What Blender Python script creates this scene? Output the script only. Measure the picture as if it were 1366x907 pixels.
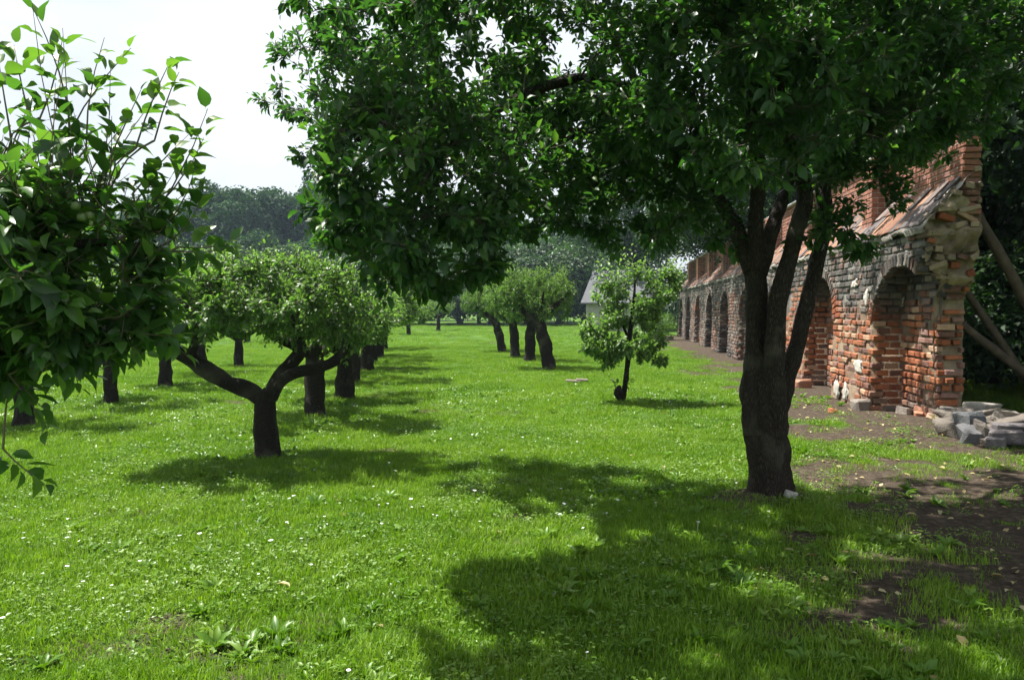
import bpy, math, numpy as np
from mathutils import Matrix, Vector
R = math.radians
rng = np.random.default_rng(7)
scene = bpy.context.scene
for o in list(bpy.data.objects):
    bpy.data.objects.remove(o)

# ------------------------------------------------------------------ camera, sky, sun, exposure
CAM_H, FPX, HOR = 1.6, 1062.0, 412.0
cam_d = bpy.data.cameras.new('camera')
cam_d.sensor_width = 36.0
cam_d.lens = 36.0 * FPX / 1366.0
cam_d.clip_start, cam_d.clip_end = 0.05, 3000.0
cam = bpy.data.objects.new('camera', cam_d)
scene.collection.objects.link(cam)
cam.location = (0, 0, CAM_H)
cam.rotation_euler = (R(90) - math.atan((453.5 - HOR) / FPX), 0, 0)
scene.camera = cam

SH = (0.42, -0.19)                                   # where a shadow falls, metres per metre of height
sun_dir = Vector((SH[0], SH[1], -1.0)).normalized()
elev = math.atan2(1.0, math.hypot(*SH))
azim = math.atan2(-SH[0], -SH[1])                    # from +Y towards +X
sun_d = bpy.data.lights.new('sun', 'SUN')
sun_d.energy, sun_d.angle, sun_d.color = 5.0, R(0.6), (1.0, 0.955, 0.88)
sun = bpy.data.objects.new('sun', sun_d)
scene.collection.objects.link(sun)
sun.rotation_euler = sun_dir.to_track_quat('-Z', 'Y').to_euler()
sun.location = (-8, 4, 25)

world = bpy.data.worlds.new('World')
scene.world = world
world.use_nodes = True
wn, wl = world.node_tree.nodes, world.node_tree.links
wn.clear()
sky = wn.new('ShaderNodeTexSky')
sky.sky_type = 'NISHITA'
sky.sun_disc = False
sky.sun_elevation, sky.sun_rotation = elev, azim
sky.air_density, sky.dust_density, sky.ozone_density = 1.0, 2.5, 1.0
tc = wn.new('ShaderNodeTexCoord')
mp = wn.new('ShaderNodeMapping'); mp.inputs['Scale'].default_value = (1.0, 1.0, 2.2)
nz = wn.new('ShaderNodeTexNoise'); nz.inputs['Scale'].default_value = 1.7; nz.inputs['Detail'].default_value = 5
rp = wn.new('ShaderNodeValToRGB')
rp.color_ramp.elements[0].position, rp.color_ramp.elements[0].color = 0.30, (0.30, 0.30, 0.30, 1)
rp.color_ramp.elements[1].position, rp.color_ramp.elements[1].color = 0.62, (0.95, 0.95, 0.95, 1)
mx = wn.new('ShaderNodeMixRGB')
mx.inputs['Color2'].default_value = (10.0, 10.6, 11.2, 1)
bg = wn.new('ShaderNodeBackground'); bg.inputs['Strength'].default_value = 0.044
wo = wn.new('ShaderNodeOutputWorld')
wl.new(tc.outputs['Generated'], mp.inputs['Vector']); wl.new(mp.outputs[0], nz.inputs['Vector'])
wl.new(nz.outputs['Fac'], rp.inputs['Fac']); wl.new(rp.outputs['Color'], mx.inputs['Fac'])
wl.new(sky.outputs[0], mx.inputs['Color1']); wl.new(mx.outputs[0], bg.inputs['Color']); wl.new(bg.outputs[0], wo.inputs[0])

vs = scene.view_settings
vs.view_transform, vs.look, vs.exposure, vs.gamma = 'Standard', 'None', 1.3, 1.0
vs.use_curve_mapping = False
cy = scene.cycles
cy.max_bounces, cy.diffuse_bounces, cy.glossy_bounces, cy.transmission_bounces = 5, 3, 2, 4
cy.transparent_max_bounces, cy.volume_bounces = 6, 0
cy.caustics_reflective = cy.caustics_refractive = False
cy.sample_clamp_indirect = 4.0
cy.use_denoising = True
try:
    cy.denoiser = 'OPENIMAGEDENOISE'
except Exception:
    pass

# ------------------------------------------------------------------ helpers
def W(px, py, Y):
    """point in the place, at depth Y, that the photograph shows at (px, py)"""
    return np.array([(px - 683.0) / FPX * Y, Y, CAM_H + (HOR - py) / FPX * Y])

def norm(v):
    return v / np.maximum(np.linalg.norm(v, axis=-1, keepdims=True), 1e-9)

def _h(ix, iy, iz):
    n = (ix * 374761393 + iy * 668265263 + iz * 2147483647 + 1013) & 0xffffffff
    n = ((n ^ (n >> 13)) * 1274126177) & 0xffffffff
    return ((n ^ (n >> 16)) & 0xffff) / 65535.0

def vnoise(p, scale=1.0):
    p = np.asarray(p, float) * scale
    i = np.floor(p).astype(np.int64); f = p - i; f = f * f * (3 - 2 * f)
    x, y, z = i[..., 0], i[..., 1], i[..., 2]
    fx, fy, fz = f[..., 0], f[..., 1], f[..., 2]
    r = 0
    for a in (0, 1):
        for b in (0, 1):
            for c in (0, 1):
                r = r + _h(x + a, y + b, z + c) * (fx if a else 1 - fx) * (fy if b else 1 - fy) * (fz if c else 1 - fz)
    return r * 2 - 1

def fbm(p, scale=1.0, n=3):
    return sum(vnoise(np.asarray(p) + 17.3 * k, scale * 2 ** k) * 0.5 ** k for k in range(n))

def mesh_np(name, V, F, mat=None, smooth=True, attrs=None):
    """V (n,3); F list of int arrays (m,k)"""
    me = bpy.data.meshes.new(name)
    V = np.ascontiguousarray(V, np.float32)
    if not isinstance(F, list):
        F = [F]
    F = [np.asarray(f, np.int32) for f in F if len(f)]
    nl = sum(f.size for f in F); nf = sum(len(f) for f in F)
    me.vertices.add(len(V)); me.vertices.foreach_set('co', V.ravel())
    me.loops.add(nl); me.polygons.add(nf)
    me.loops.foreach_set('vertex_index', np.concatenate([f.ravel() for f in F]))
    sizes = np.concatenate([np.full(len(f), f.shape[1], np.int32) for f in F])
    starts = np.concatenate([[0], np.cumsum(sizes)[:-1]]).astype(np.int32)
    me.polygons.foreach_set('loop_start', starts)
    me.polygons.foreach_set('use_smooth', np.full(nf, smooth, bool))
    for k, (dom, arr) in (attrs or {}).items():
        arr = np.asarray(arr, np.float32)
        if arr.ndim == 1:
            a = me.attributes.new(k, 'FLOAT', dom); a.data.foreach_set('value', arr)
        else:
            if arr.shape[1] == 3:
                arr = np.concatenate([arr, np.ones((len(arr), 1), np.float32)], 1)
            a = me.attributes.new(k, 'FLOAT_COLOR', dom); a.data.foreach_set('color', np.ascontiguousarray(arr).ravel())
    me.update(calc_edges=True)
    if mat:
        me.materials.append(mat)
    return me

def link(name, data, parent=None):
    o = bpy.data.objects.new(name, data)
    scene.collection.objects.link(o)
    if parent is not None:
        o.parent = parent
    return o

def tag(o, label=None, cat=None, group=None, kind=None):
    if label: o['label'] = label
    if cat: o['category'] = cat
    if group: o['group'] = group
    if kind: o['kind'] = kind
    return o

def empty(name, loc=(0, 0, 0), rz=0.0):
    o = link(name, None); o.location = loc; o.rotation_euler = (0, 0, rz); o.empty_display_size = 0.2
    return o

def dup_tree(o, parent=None):
    c = o.copy(); scene.collection.objects.link(c)
    if parent is not None:
        c.parent = parent
    for ch in list(o.children):
        dup_tree(ch, c)
    return c

# ------------------------------------------------------------------ materials
def new_mat(name):
    m = bpy.data.materials.new(name); m.use_nodes = True
    n = m.node_tree.nodes; n.clear()
    return m, n, m.node_tree.links

def nd(n, t, **kw):
    x = n.new(t)
    for k, v in kw.items():
        if k in x.inputs: x.inputs[k].default_value = v
        else: setattr(x, k, v)
    return x

def ramp(n, stops):
    r = n.new('ShaderNodeValToRGB'); e = r.color_ramp.elements
    while len(e) < len(stops): e.new(0.5)
    for i, (p, c) in enumerate(stops):
        e[i].position = p; e[i].color = (*c, 1)
    return r

def leaf_mat(name, dark, mid, light, trans=0.38, gloss=0.45, trgain=(1.5, 1.9, 0.7), from_object=False, under=1.25):
    m, n, l = new_mat(name)
    out = nd(n, 'ShaderNodeOutputMaterial')
    if from_object:
        src = nd(n, 'ShaderNodeObjectInfo').outputs['Random']
    else:
        src = nd(n, 'ShaderNodeAttribute', attribute_name='tint').outputs['Fac']
    rm = ramp(n, [(0.0, dark), (0.55, mid), (1.0, light)])
    l.new(src, rm.inputs[0])
    geo = nd(n, 'ShaderNodeNewGeometry')
    tcn = nd(n, 'ShaderNodeTexCoord')
    no = nd(n, 'ShaderNodeTexNoise', Scale=9.0, Detail=2.0)
    l.new(geo.outputs['Position'], no.inputs['Vector'])
    hs = nd(n, 'ShaderNodeHueSaturation')
    mr = nd(n, 'ShaderNodeMapRange'); mr.inputs['To Min'].default_value = 0.7; mr.inputs['To Max'].default_value = 1.3
    l.new(no.outputs['Fac'], mr.inputs['Value']); l.new(mr.outputs[0], hs.inputs['Value']); l.new(rm.outputs[0], hs.inputs['Color'])
    # underside of a leaf is paler and duller
    und = nd(n, 'ShaderNodeMixRGB', blend_type='MULTIPLY'); und.inputs['Color2'].default_value = (under, under * 1.0, under * 1.1, 1)
    l.new(geo.outputs['Backfacing'], und.inputs['Fac']); l.new(hs.outputs[0], und.inputs['Color1'])
    pb = nd(n, 'ShaderNodeBsdfPrincipled', Roughness=gloss)
    pb.inputs['Specular IOR Level'].default_value = 0.45
    l.new(und.outputs[0], pb.inputs['Base Color'])
    tg = nd(n, 'ShaderNodeMixRGB', blend_type='MULTIPLY', Fac=1.0); tg.inputs['Color2'].default_value = (*trgain, 1)
    l.new(hs.outputs[0], tg.inputs['Color1'])
    tr = nd(n, 'ShaderNodeBsdfTranslucent'); l.new(tg.outputs[0], tr.inputs['Color'])
    ms = nd(n, 'ShaderNodeMixShader', Fac=trans)
    l.new(pb.outputs[0], ms.inputs[1]); l.new(tr.outputs[0], ms.inputs[2]); l.new(ms.outputs[0], out.inputs[0])
    return m

def bark_mat(name, c1, c2, moss=None, sx=1.0):
    m, n, l = new_mat(name)
    out = nd(n, 'ShaderNodeOutputMaterial'); pb = nd(n, 'ShaderNodeBsdfPrincipled', Roughness=0.9)
    pb.inputs['Specular IOR Level'].default_value = 0.2
    tcn = nd(n, 'ShaderNodeTexCoord')
    mpn = nd(n, 'ShaderNodeMapping'); mpn.inputs['Scale'].default_value = (24 * sx, 24 * sx, 4.0 * sx)
    l.new(tcn.outputs['Object'], mpn.inputs['Vector'])
    vo = nd(n, 'ShaderNodeTexVoronoi', feature='DISTANCE_TO_EDGE'); l.new(mpn.outputs[0], vo.inputs['Vector'])
    no = nd(n, 'ShaderNodeTexNoise', Scale=1.6, Detail=6.0); l.new(mpn.outputs[0], no.inputs['Vector'])
    ad = nd(n, 'ShaderNodeMath', operation='MULTIPLY'); l.new(vo.outputs[0], ad.inputs[0]); l.new(no.outputs['Fac'], ad.inputs[1])
    rm = ramp(n, [(0.0, tuple(0.35 * x for x in c1)), (0.10, c1), (0.4, c2)]); l.new(ad.outputs[0], rm.inputs[0])
    lo = nd(n, 'ShaderNodeTexNoise', Scale=3.0, Detail=3.0); l.new(tcn.outputs['Object'], lo.inputs['Vector'])
    mr = ramp(n, [(0.52, (0, 0, 0)), (0.7, (0.65, 0.65, 0.65))]); l.new(lo.outputs['Fac'], mr.inputs[0])
    mix = nd(n, 'ShaderNodeMixRGB'); l.new(mr.outputs[0], mix.inputs['Fac']); l.new(rm.outputs[0], mix.inputs['Color1'])
    mix.inputs['Color2'].default_value = (*(moss or tuple(1.5 * x for x in c2)), 1)
    l.new(mix.outputs[0], pb.inputs['Base Color'])
    bp = nd(n, 'ShaderNodeBump', Strength=1.0, Distance=0.06); l.new(ad.outputs[0], bp.inputs['Height']); l.new(bp.outputs[0], pb.inputs['Normal'])
    l.new(pb.outputs[0], out.inputs[0])
    return m

def tint_src(n, from_object):
    if from_object:
        return nd(n, 'ShaderNodeObjectInfo').outputs['Color']
    return nd(n, 'ShaderNodeAttribute', attribute_name='tint').outputs['Color']

def masonry_mat(name, from_object=False, grain=14.0, lichen=0.5, rough=0.92, bump=0.6):
    """brick, tile or stone: own colour from the piece, grime and grain on top"""
    m, n, l = new_mat(name)
    out = nd(n, 'ShaderNodeOutputMaterial'); pb = nd(n, 'ShaderNodeBsdfPrincipled', Roughness=rough)
    pb.inputs['Specular IOR Level'].default_value = 0.25
    geo = nd(n, 'ShaderNodeNewGeometry')
    no = nd(n, 'ShaderNodeTexNoise', Scale=grain, Detail=6.0, Roughness=0.65); l.new(geo.outputs['Position'], no.inputs['Vector'])
    mr = nd(n, 'ShaderNodeMapRange'); mr.inputs['To Min'].default_value = 0.45; mr.inputs['To Max'].default_value = 1.5
    l.new(no.outputs['Fac'], mr.inputs['Value'])
    mul = nd(n, 'ShaderNodeMixRGB', blend_type='MULTIPLY', Fac=1.0); l.new(tint_src(n, from_object), mul.inputs['Color1']); l.new(mr.outputs[0], mul.inputs['Color2'])
    n2 = nd(n, 'ShaderNodeTexNoise', Scale=5.5, Detail=5.0, Roughness=0.7); l.new(geo.outputs['Position'], n2.inputs['Vector'])
    r2 = ramp(n, [(0.56, (0, 0, 0)), (0.68, (lichen,) * 3)]); l.new(n2.outputs['Fac'], r2.inputs[0])
    mix = nd(n, 'ShaderNodeMixRGB'); l.new(r2.outputs[0], mix.inputs['Fac']); l.new(mul.outputs[0], mix.inputs['Color1'])
    mix.inputs['Color2'].default_value = (0.28, 0.255, 0.215, 1)
    l.new(mix.outputs[0], pb.inputs['Base Color'])
    n3 = nd(n, 'ShaderNodeTexNoise', Scale=60.0, Detail=5.0); l.new(geo.outputs['Position'], n3.inputs['Vector'])
    bp = nd(n, 'ShaderNodeBump', Strength=bump, Distance=0.02); l.new(n3.outputs['Fac'], bp.inputs['Height']); l.new(bp.outputs[0], pb.inputs['Normal'])
    l.new(pb.outputs[0], out.inputs[0])
    return m

def plain_mat(name, c1, c2, scale=8.0, rough=0.85, bump=0.3, metallic=0.0):
    m, n, l = new_mat(name)
    out = nd(n, 'ShaderNodeOutputMaterial'); pb = nd(n, 'ShaderNodeBsdfPrincipled', Roughness=rough, Metallic=metallic)
    geo = nd(n, 'ShaderNodeNewGeometry')
    no = nd(n, 'ShaderNodeTexNoise', Scale=scale, Detail=6.0, Roughness=0.65); l.new(geo.outputs['Position'], no.inputs['Vector'])
    rm = ramp(n, [(0.3, c1), (0.7, c2)]); l.new(no.outputs['Fac'], rm.inputs[0]); l.new(rm.outputs[0], pb.inputs['Base Color'])
    bp = nd(n, 'ShaderNodeBump', Strength=bump, Distance=0.02); l.new(no.outputs['Fac'], bp.inputs['Height']); l.new(bp.outputs[0], pb.inputs['Normal'])
    l.new(pb.outputs[0], out.inputs[0])
    return m

M = {}
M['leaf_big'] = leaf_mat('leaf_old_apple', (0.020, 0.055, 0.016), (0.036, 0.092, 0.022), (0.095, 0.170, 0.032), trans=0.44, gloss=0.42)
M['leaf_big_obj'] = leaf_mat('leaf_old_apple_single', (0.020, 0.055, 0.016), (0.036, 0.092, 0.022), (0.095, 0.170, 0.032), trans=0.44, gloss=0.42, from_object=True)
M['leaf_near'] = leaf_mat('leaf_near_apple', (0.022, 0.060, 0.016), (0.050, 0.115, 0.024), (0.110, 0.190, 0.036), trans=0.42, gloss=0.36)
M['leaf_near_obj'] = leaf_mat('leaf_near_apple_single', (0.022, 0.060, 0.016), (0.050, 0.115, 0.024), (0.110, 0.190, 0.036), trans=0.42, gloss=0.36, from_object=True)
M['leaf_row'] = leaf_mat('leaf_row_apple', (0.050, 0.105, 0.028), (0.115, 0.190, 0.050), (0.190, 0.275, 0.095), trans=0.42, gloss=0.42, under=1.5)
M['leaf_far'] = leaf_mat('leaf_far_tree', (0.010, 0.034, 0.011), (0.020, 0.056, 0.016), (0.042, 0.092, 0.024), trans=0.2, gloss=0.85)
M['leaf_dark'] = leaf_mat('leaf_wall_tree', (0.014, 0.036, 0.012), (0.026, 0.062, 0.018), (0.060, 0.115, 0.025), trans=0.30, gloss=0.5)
M['bark_big'] = bark_mat('bark_old_apple', (0.045, 0.035, 0.027), (0.19, 0.15, 0.115), moss=(0.13, 0.125, 0.09), sx=0.8)
M['bark'] = bark_mat('bark_apple', (0.036, 0.029, 0.023), (0.11, 0.09, 0.072), moss=(0.15, 0.14, 0.11))
M['twig'] = plain_mat('twig_bark', (0.045, 0.036, 0.026), (0.085, 0.070, 0.050), 30.0)
M['shoot'] = plain_mat('young_shoot', (0.09, 0.085, 0.045), (0.15, 0.12, 0.07), 30.0, 0.6)
M['brick'] = masonry_mat('brick_piece', True)
M['brick_mass'] = masonry_mat('brick_mass', False)
M['tile'] = masonry_mat('roof_tile', True, grain=9.0, lichen=0.35, rough=0.75, bump=0.3)
M['tile_mass'] = masonry_mat('roof_tile_mass', False, grain=9.0, lichen=0.35, rough=0.75, bump=0.3)
M['mortar'] = masonry_mat('old_mortar', False, grain=9.0, lichen=0.35, bump=1.0)
M['stone'] = masonry_mat('rubble_stone', True, grain=7.0, lichen=0.2, bump=0.9)
M['plaster'] = plain_mat('white_plaster', (0.30, 0.28, 0.24), (0.52, 0.50, 0.45), 18.0)
M['coping'] = plain_mat('grey_coping', (0.30, 0.32, 0.33), (0.50, 0.52, 0.53), 5.0, 0.5)
M['log'] = plain_mat('weathered_log', (0.04, 0.028, 0.02), (0.105, 0.078, 0.056), 11.0)
M['board'] = plain_mat('weathered_board', (0.085, 0.07, 0.055), (0.17, 0.145, 0.115), 20.0)

# ------------------------------------------------------------------ the lie of the wall
WALL_L = 36.6
_u = np.array([0.1205, 1.0, 0.0]); _u /= np.linalg.norm(_u)
_e = np.array([_u[1], -_u[0], 0.0])                   # into the wall
_P0 = np.array([5.295, 10.4, 0.0])
def WP(s, o, z):
    s, o, z = np.broadcast_arrays(np.asarray(s, float), np.asarray(o, float), np.asarray(z, float))
    return _P0 + s[..., None] * _u + o[..., None] * _e + z[..., None] * np.array([0, 0, 1.0])
def wall_so(X, Y):
    d = np.stack([X - _P0[0], Y - _P0[1]], -1)
    return d @ _u[:2], d @ _e[:2]

# ------------------------------------------------------------------ ground
def sstep(a, b, x):
    t = np.clip((x - a) / (b - a), 0, 1); return t * t * (3 - 2 * t)

TRUNK_BIG = W(1032, 668, 6.64)
def ground_z(X, Y):
    p = np.stack([X, Y, np.zeros_like(X)], -1)
    z = 0.035 * fbm(p, 0.35, 2) + 0.012 * fbm(p + 5, 2.1, 2)
    s, o = wall_so(X, Y)
    z = z + 0.10 * np.exp(-(((s + 0.1) / 1.6) ** 2 + ((o - 0.3) / 1.2) ** 2))
    z = z + 0.10 * np.exp(-((X - TRUNK_BIG[0]) ** 2 + (Y - TRUNK_BIG[1]) ** 2) / 0.25)
    return z

def bareness(X, Y):
    p = np.stack([X, Y, np.zeros_like(X)], -1)
    s, o = wall_so(X, Y)
    n1, n2 = fbm(p, 0.9, 3), fbm(p + 31, 2.6, 3)
    strip = sstep(2.1, 0.2, -o + 0.9 * n1) * sstep(-4.5, 0.0, s) * sstep(40, 34, s) * (o < 0.7)
    under = np.exp(-(((X - 4.2) / 1.75) ** 4 + ((Y - 6.6) / 2.3) ** 4)) * 0.95 + 0.55 * np.exp(-(((X - 2.2) / 1.2) ** 2 + ((Y - 4.3) / 1.0) ** 2))
    root = np.exp(-((X - TRUNK_BIG[0]) ** 2 + (Y - TRUNK_BIG[1]) ** 2) / 0.3) * 0.7
    corner = 0.55 * np.exp(-(((X + 1.75) / 0.8) ** 2 + ((Y - 3.75) / 0.55) ** 2))
    small = 0.35 * sstep(0.25, 0.8, n1)
    b = np.maximum.reduce([strip * 1.15, under, root, corner, small])
    return np.clip(b + 0.38 * n2 * (b > 0.05), 0, 1)

def graded(lo, hi, c0, c1, fine, grow=1.16):
    a = list(np.arange(c0, c1 + 1e-6, fine)); st = fine
    while a[-1] < hi: st *= grow; a.append(min(a[-1] + st, hi))
    st = fine
    while a[0] > lo: st *= grow; a.insert(0, max(a[0] - st, lo))
    return np.array(a)

gx, gy = graded(-600, 600, -7, 9, 0.11), graded(-80, 900, 2.4, 18, 0.11)
GX, GY = np.meshgrid(gx, gy)
GZ = ground_z(GX.ravel(), GY.ravel())
V = np.stack([GX.ravel(), GY.ravel(), GZ], -1)
nx, ny = len(gx), len(gy)
I = (np.arange(ny - 1)[:, None] * nx + np.arange(nx - 1)[None]).ravel()
bare = bareness(V[:, 0], V[:, 1])
def ground_mat():
    m, n, l = new_mat('lawn_soil')
    out = nd(n, 'ShaderNodeOutputMaterial'); pb = nd(n, 'ShaderNodeBsdfPrincipled', Roughness=0.95)
    pb.inputs['Specular IOR Level'].default_value = 0.1
    geo = nd(n, 'ShaderNodeNewGeometry')
    def noise(s, d=5.0, r=0.6):
        x = nd(n, 'ShaderNodeTexNoise', Scale=s, Detail=d, Roughness=r); l.new(geo.outputs['Position'], x.inputs['Vector']); return x
    g1, g2, g3 = noise(0.35), noise(7.0), noise(70.0)
    ra = ramp(n, [(0.3, (0.055, 0.125, 0.016)), (0.55, (0.085, 0.17, 0.022)), (0.75, (0.125, 0.205, 0.035))]); l.new(g1.outputs['Fac'], ra.inputs[0])
    rb = ramp(n, [(0.25, (0.35, 0.35, 0.35)), (0.7, (1.3, 1.3, 1.3))]); l.new(g2.outputs['Fac'], rb.inputs[0])
    rc = ramp(n, [(0.25, (0.4, 0.4, 0.4)), (0.7, (1.35, 1.35, 1.35))]); l.new(g3.outputs['Fac'], rc.inputs[0])
    m1 = nd(n, 'ShaderNodeMixRGB', blend_type='MULTIPLY', Fac=0.8); l.new(ra.outputs[0], m1.inputs['Color1']); l.new(rb.outputs[0], m1.inputs['Color2'])
    m2 = nd(n, 'ShaderNodeMixRGB', blend_type='MULTIPLY', Fac=0.8); l.new(m1.outputs[0], m2.inputs['Color1']); l.new(rc.outputs[0], m2.inputs['Color2'])
    s1 = noise(18.0, 6.0, 0.7)
    so = ramp(n, [(0.25, (0.028, 0.021, 0.016)), (0.5, (0.068, 0.052, 0.038)), (0.78, (0.17, 0.138, 0.10))]); l.new(s1.outputs['Fac'], so.inputs[0])
    at = nd(n, 'ShaderNodeAttribute', attribute_name='bare')
    ad = nd(n, 'ShaderNodeMath', operation='ADD'); l.new(at.outputs['Fac'], ad.inputs[0])
    mm = nd(n, 'ShaderNodeMath', operation='MULTIPLY_ADD'); l.new(g2.outputs['Fac'], mm.inputs[0]); mm.inputs[1].default_value = 0.9; mm.inputs[2].default_value = -0.45
    l.new(mm.outputs[0], ad.inputs[1])
    rf = ramp(n, [(0.28, (0, 0, 0)), (0.55, (1, 1, 1))]); l.new(ad.outputs[0], rf.inputs[0])
    m3 = nd(n, 'ShaderNodeMixRGB'); l.new(rf.outputs[0], m3.inputs['Fac']); l.new(m2.outputs[0], m3.inputs['Color1']); l.new(so.outputs[0], m3.inputs['Color2'])
    l.new(m3.outputs[0], pb.inputs['Base Color'])
    bp = nd(n, 'ShaderNodeBump', Strength=0.8, Distance=0.04); l.new(g3.outputs['Fac'], bp.inputs['Height']); l.new(bp.outputs[0], pb.inputs['Normal'])
    l.new(pb.outputs[0], out.inputs[0])
    return m
ground = link('ground', mesh_np('ground', V, np.stack([I, I + 1, I + nx + 1, I + nx], -1), ground_mat(), True, {'bare': ('POINT', bare)}))
tag(ground, kind='structure')

# ------------------------------------------------------------------ leaves, shoots, tubes
def leaf_template(detail):
    if detail == 2: return leaf_fine()
    if detail == 0:      # folded diamond
        v = np.array([(0, 0, 0), (0.48, 0.5, 0.14), (1, 0, -0.10), (0.48, -0.5, 0.14)])
        f = np.array([(0, 2, 1), (0, 3, 2)])
    else:                # oval with a midrib fold and a pointed tip
        v = np.array([(0, 0, 0), (0.36, 0, 0.0), (0.70, 0, -0.03), (1, 0, -0.15),
                      (0.22, 0.42, 0.10), (0.62, 0.44, 0.08), (0.22, -0.42, 0.10), (0.62, -0.44, 0.08)])
        f = np.array([(0, 1, 4), (1, 5, 4), (1, 2, 5), (2, 3, 5), (0, 6, 1), (1, 6, 7), (1, 7, 2), (2, 7, 3)])
    return v, f

class Leaves:
    def __init__(s): s.p, s.a, s.n, s.L, s.W, s.t = [], [], [], [], [], []
    def add(s, p, a, n, L, Wd, t):
        s.p.append(p); s.a.append(a); s.n.append(n); s.L.append(L); s.W.append(Wd); s.t.append(t)
    def done(s):
        s.p, s.a, s.n = (np.concatenate(x) for x in (s.p, s.a, s.n))
        s.L, s.W, s.t = (np.concatenate(x) for x in (s.L, s.W, s.t))
        s.a = norm(s.a); s.n = norm(s.n - (s.n * s.a).sum(-1, keepdims=True) * s.a)
    def mesh(s, name, mat, detail, mask=None):
        k = slice(None) if mask is None else mask
        p, a, n, L, Wd, t = s.p[k], s.a[k], s.n[k], s.L[k], s.W[k], s.t[k]
        b = np.cross(n, a); tv, tf = leaf_template(detail)
        r = rng.uniform(0.3, 1.9, len(p))
        V = (p[:, None] + a[:, None] * (tv[None, :, :1] * L[:, None, None]) + b[:, None] * (tv[None, :, 1:2] * Wd[:, None, None])
             + n[:, None] * (tv[None, :, 2:] * (L * r)[:, None, None]))
        F = (tf[None] + (np.arange(len(p)) * len(tv))[:, None, None]).reshape(-1, 3)
        return mesh_np(name, V.reshape(-1, 3), F, mat, detail > 0, {'tint': ('FACE', np.repeat(t, len(tf)))})

def leaf_fine():
    t = np.array([0, .16, .38, .62, .82, 1.0]); w = np.array([0, .34, .50, .44, .25, 0]); n = len(t)
    up = np.array([0, .05, .11, .10, .04, 0]); mid = np.array([0, .005, 0, -.03, -.08, -.16])
    v = [(t[i], 0, mid[i]) for i in range(n)] + [(t[i] - .03, w[i], mid[i] + up[i] + .02 * (i % 2)) for i in range(1, n - 1)] + [(t[i] - .03, -w[i], mid[i] + up[i] - .015 * (i % 2)) for i in range(1, n - 1)]
    f = []
    for sd, o in ((1, n - 1), (-1, 2 * n - 3)):
        q = [(0, 1, o + 1)] + [x for i in range(1, n - 2) for x in ((i, i + 1, o + i + 1), (i, o + i + 1, o + i))] + [(n - 2, n - 1, o + n - 2)]
        f += q if sd > 0 else [x[::-1] for x in q]
    return np.array(v, float), np.array(f)
def single_leaf_mesh(name, mat, k):
    tv, tf = leaf_template(2); tv = tv.copy()
    tv[:, 2] *= (0.6, 1.1, 1.7, 2.3)[k % 4]; tv[:, 1] *= 1 + 0.12 * (k % 3 - 1); tv[:, 1] += (0.05, -0.06, 0.0)[k % 3] * tv[:, 0] ** 2
    pv = np.array([(0.0, 0.012, 0), (0.0, -0.012, 0), (-0.28, -0.012, 0.06), (-0.28, 0.012, 0.06)])   # the stalk
    return mesh_np(name, np.concatenate([tv, pv]), [tf, np.array([(len(tv), len(tv) + 1, len(tv) + 2, len(tv) + 3)])], mat, True)

def shoots(P0, D, L, nleaf, leafL, LV, tw, lift=0.15, tipgrow=0.5, wratio=0.52, spread=62.0, tint0=0.0, droop=0.35, rad=0.003):
    """leafy shoots: P0,D (n,3), L (n); adds leaves to LV and twig tubes to tw"""
    n = len(P0); D = norm(D)
    bend = rng.normal(0, 0.16, (n, 3)) + np.array([0, 0, lift])
    def at(t): return P0 + D * (L * t)[:, None] + bend * (L * t * t)[:, None]
    def tan(t): return norm(D + 2 * bend * t[:, None])
    ref = norm(np.cross(D, rng.normal(0, 1, (n, 3)))); ref2 = np.cross(D, ref)
    ph = rng.uniform(0, 6.28, n)
    for k in range(nleaf):
        t = np.clip((k + rng.uniform(0.1, 0.9, n)) / nleaf, 0.02, 1.0)
        T = tan(t); ang = ph + k * 2.4 + rng.normal(0, 0.3, n)
        rad_d = ref * np.cos(ang)[:, None] + ref2 * np.sin(ang)[:, None]
        sp = np.radians(spread) * (1 - 0.45 * t) + rng.normal(0, 0.2, n)
        a = T * np.cos(sp)[:, None] + rad_d * np.sin(sp)[:, None] + np.array([0, 0, -1.0]) * (droop * (1.15 - t) * rng.uniform(0.3, 1.6, n))[:, None]
        a = norm(a)
        nn = np.array([0, 0, 1.0]) + 0.55 * T + rng.normal(0, 0.42, (n, 3))
        l = leafL * rng.uniform(0.72, 1.18, n) * (1.0 - tipgrow * np.maximum(0, t - 0.55) / 0.45)
        LV.add(at(t) + a * (0.25 * l)[:, None], a, nn, l, l * wratio * rng.uniform(0.85, 1.15, n), np.clip(tint0 + 0.25 + 0.45 * t + rng.normal(0, 0.2, n), 0, 1))
    ts = np.array([0, 0.35, 0.7, 1.0]); rr = rad * np.array([1.0, 0.85, 0.6, 0.3])
    vv = np.zeros((n, 4, 3, 3))
    for i, t in enumerate(ts):
        c = at(np.full(n, t))
        for j in range(3):
            an = j * 2.0944
            vv[:, i, j] = c + (ref * math.cos(an) + ref2 * math.sin(an)) * rr[i]
    base = np.arange(n)[:, None] * 12
    fs = []
    for i in range(3):
        for j in range(3):
            j2 = (j + 1) % 3
            fs.append(np.concatenate([base + i * 3 + j, base + i * 3 + j2, base + (i + 1) * 3 + j2, base + (i + 1) * 3 + j], 1))
    tw.append((vv.reshape(-1, 3), np.concatenate(fs)))

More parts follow.
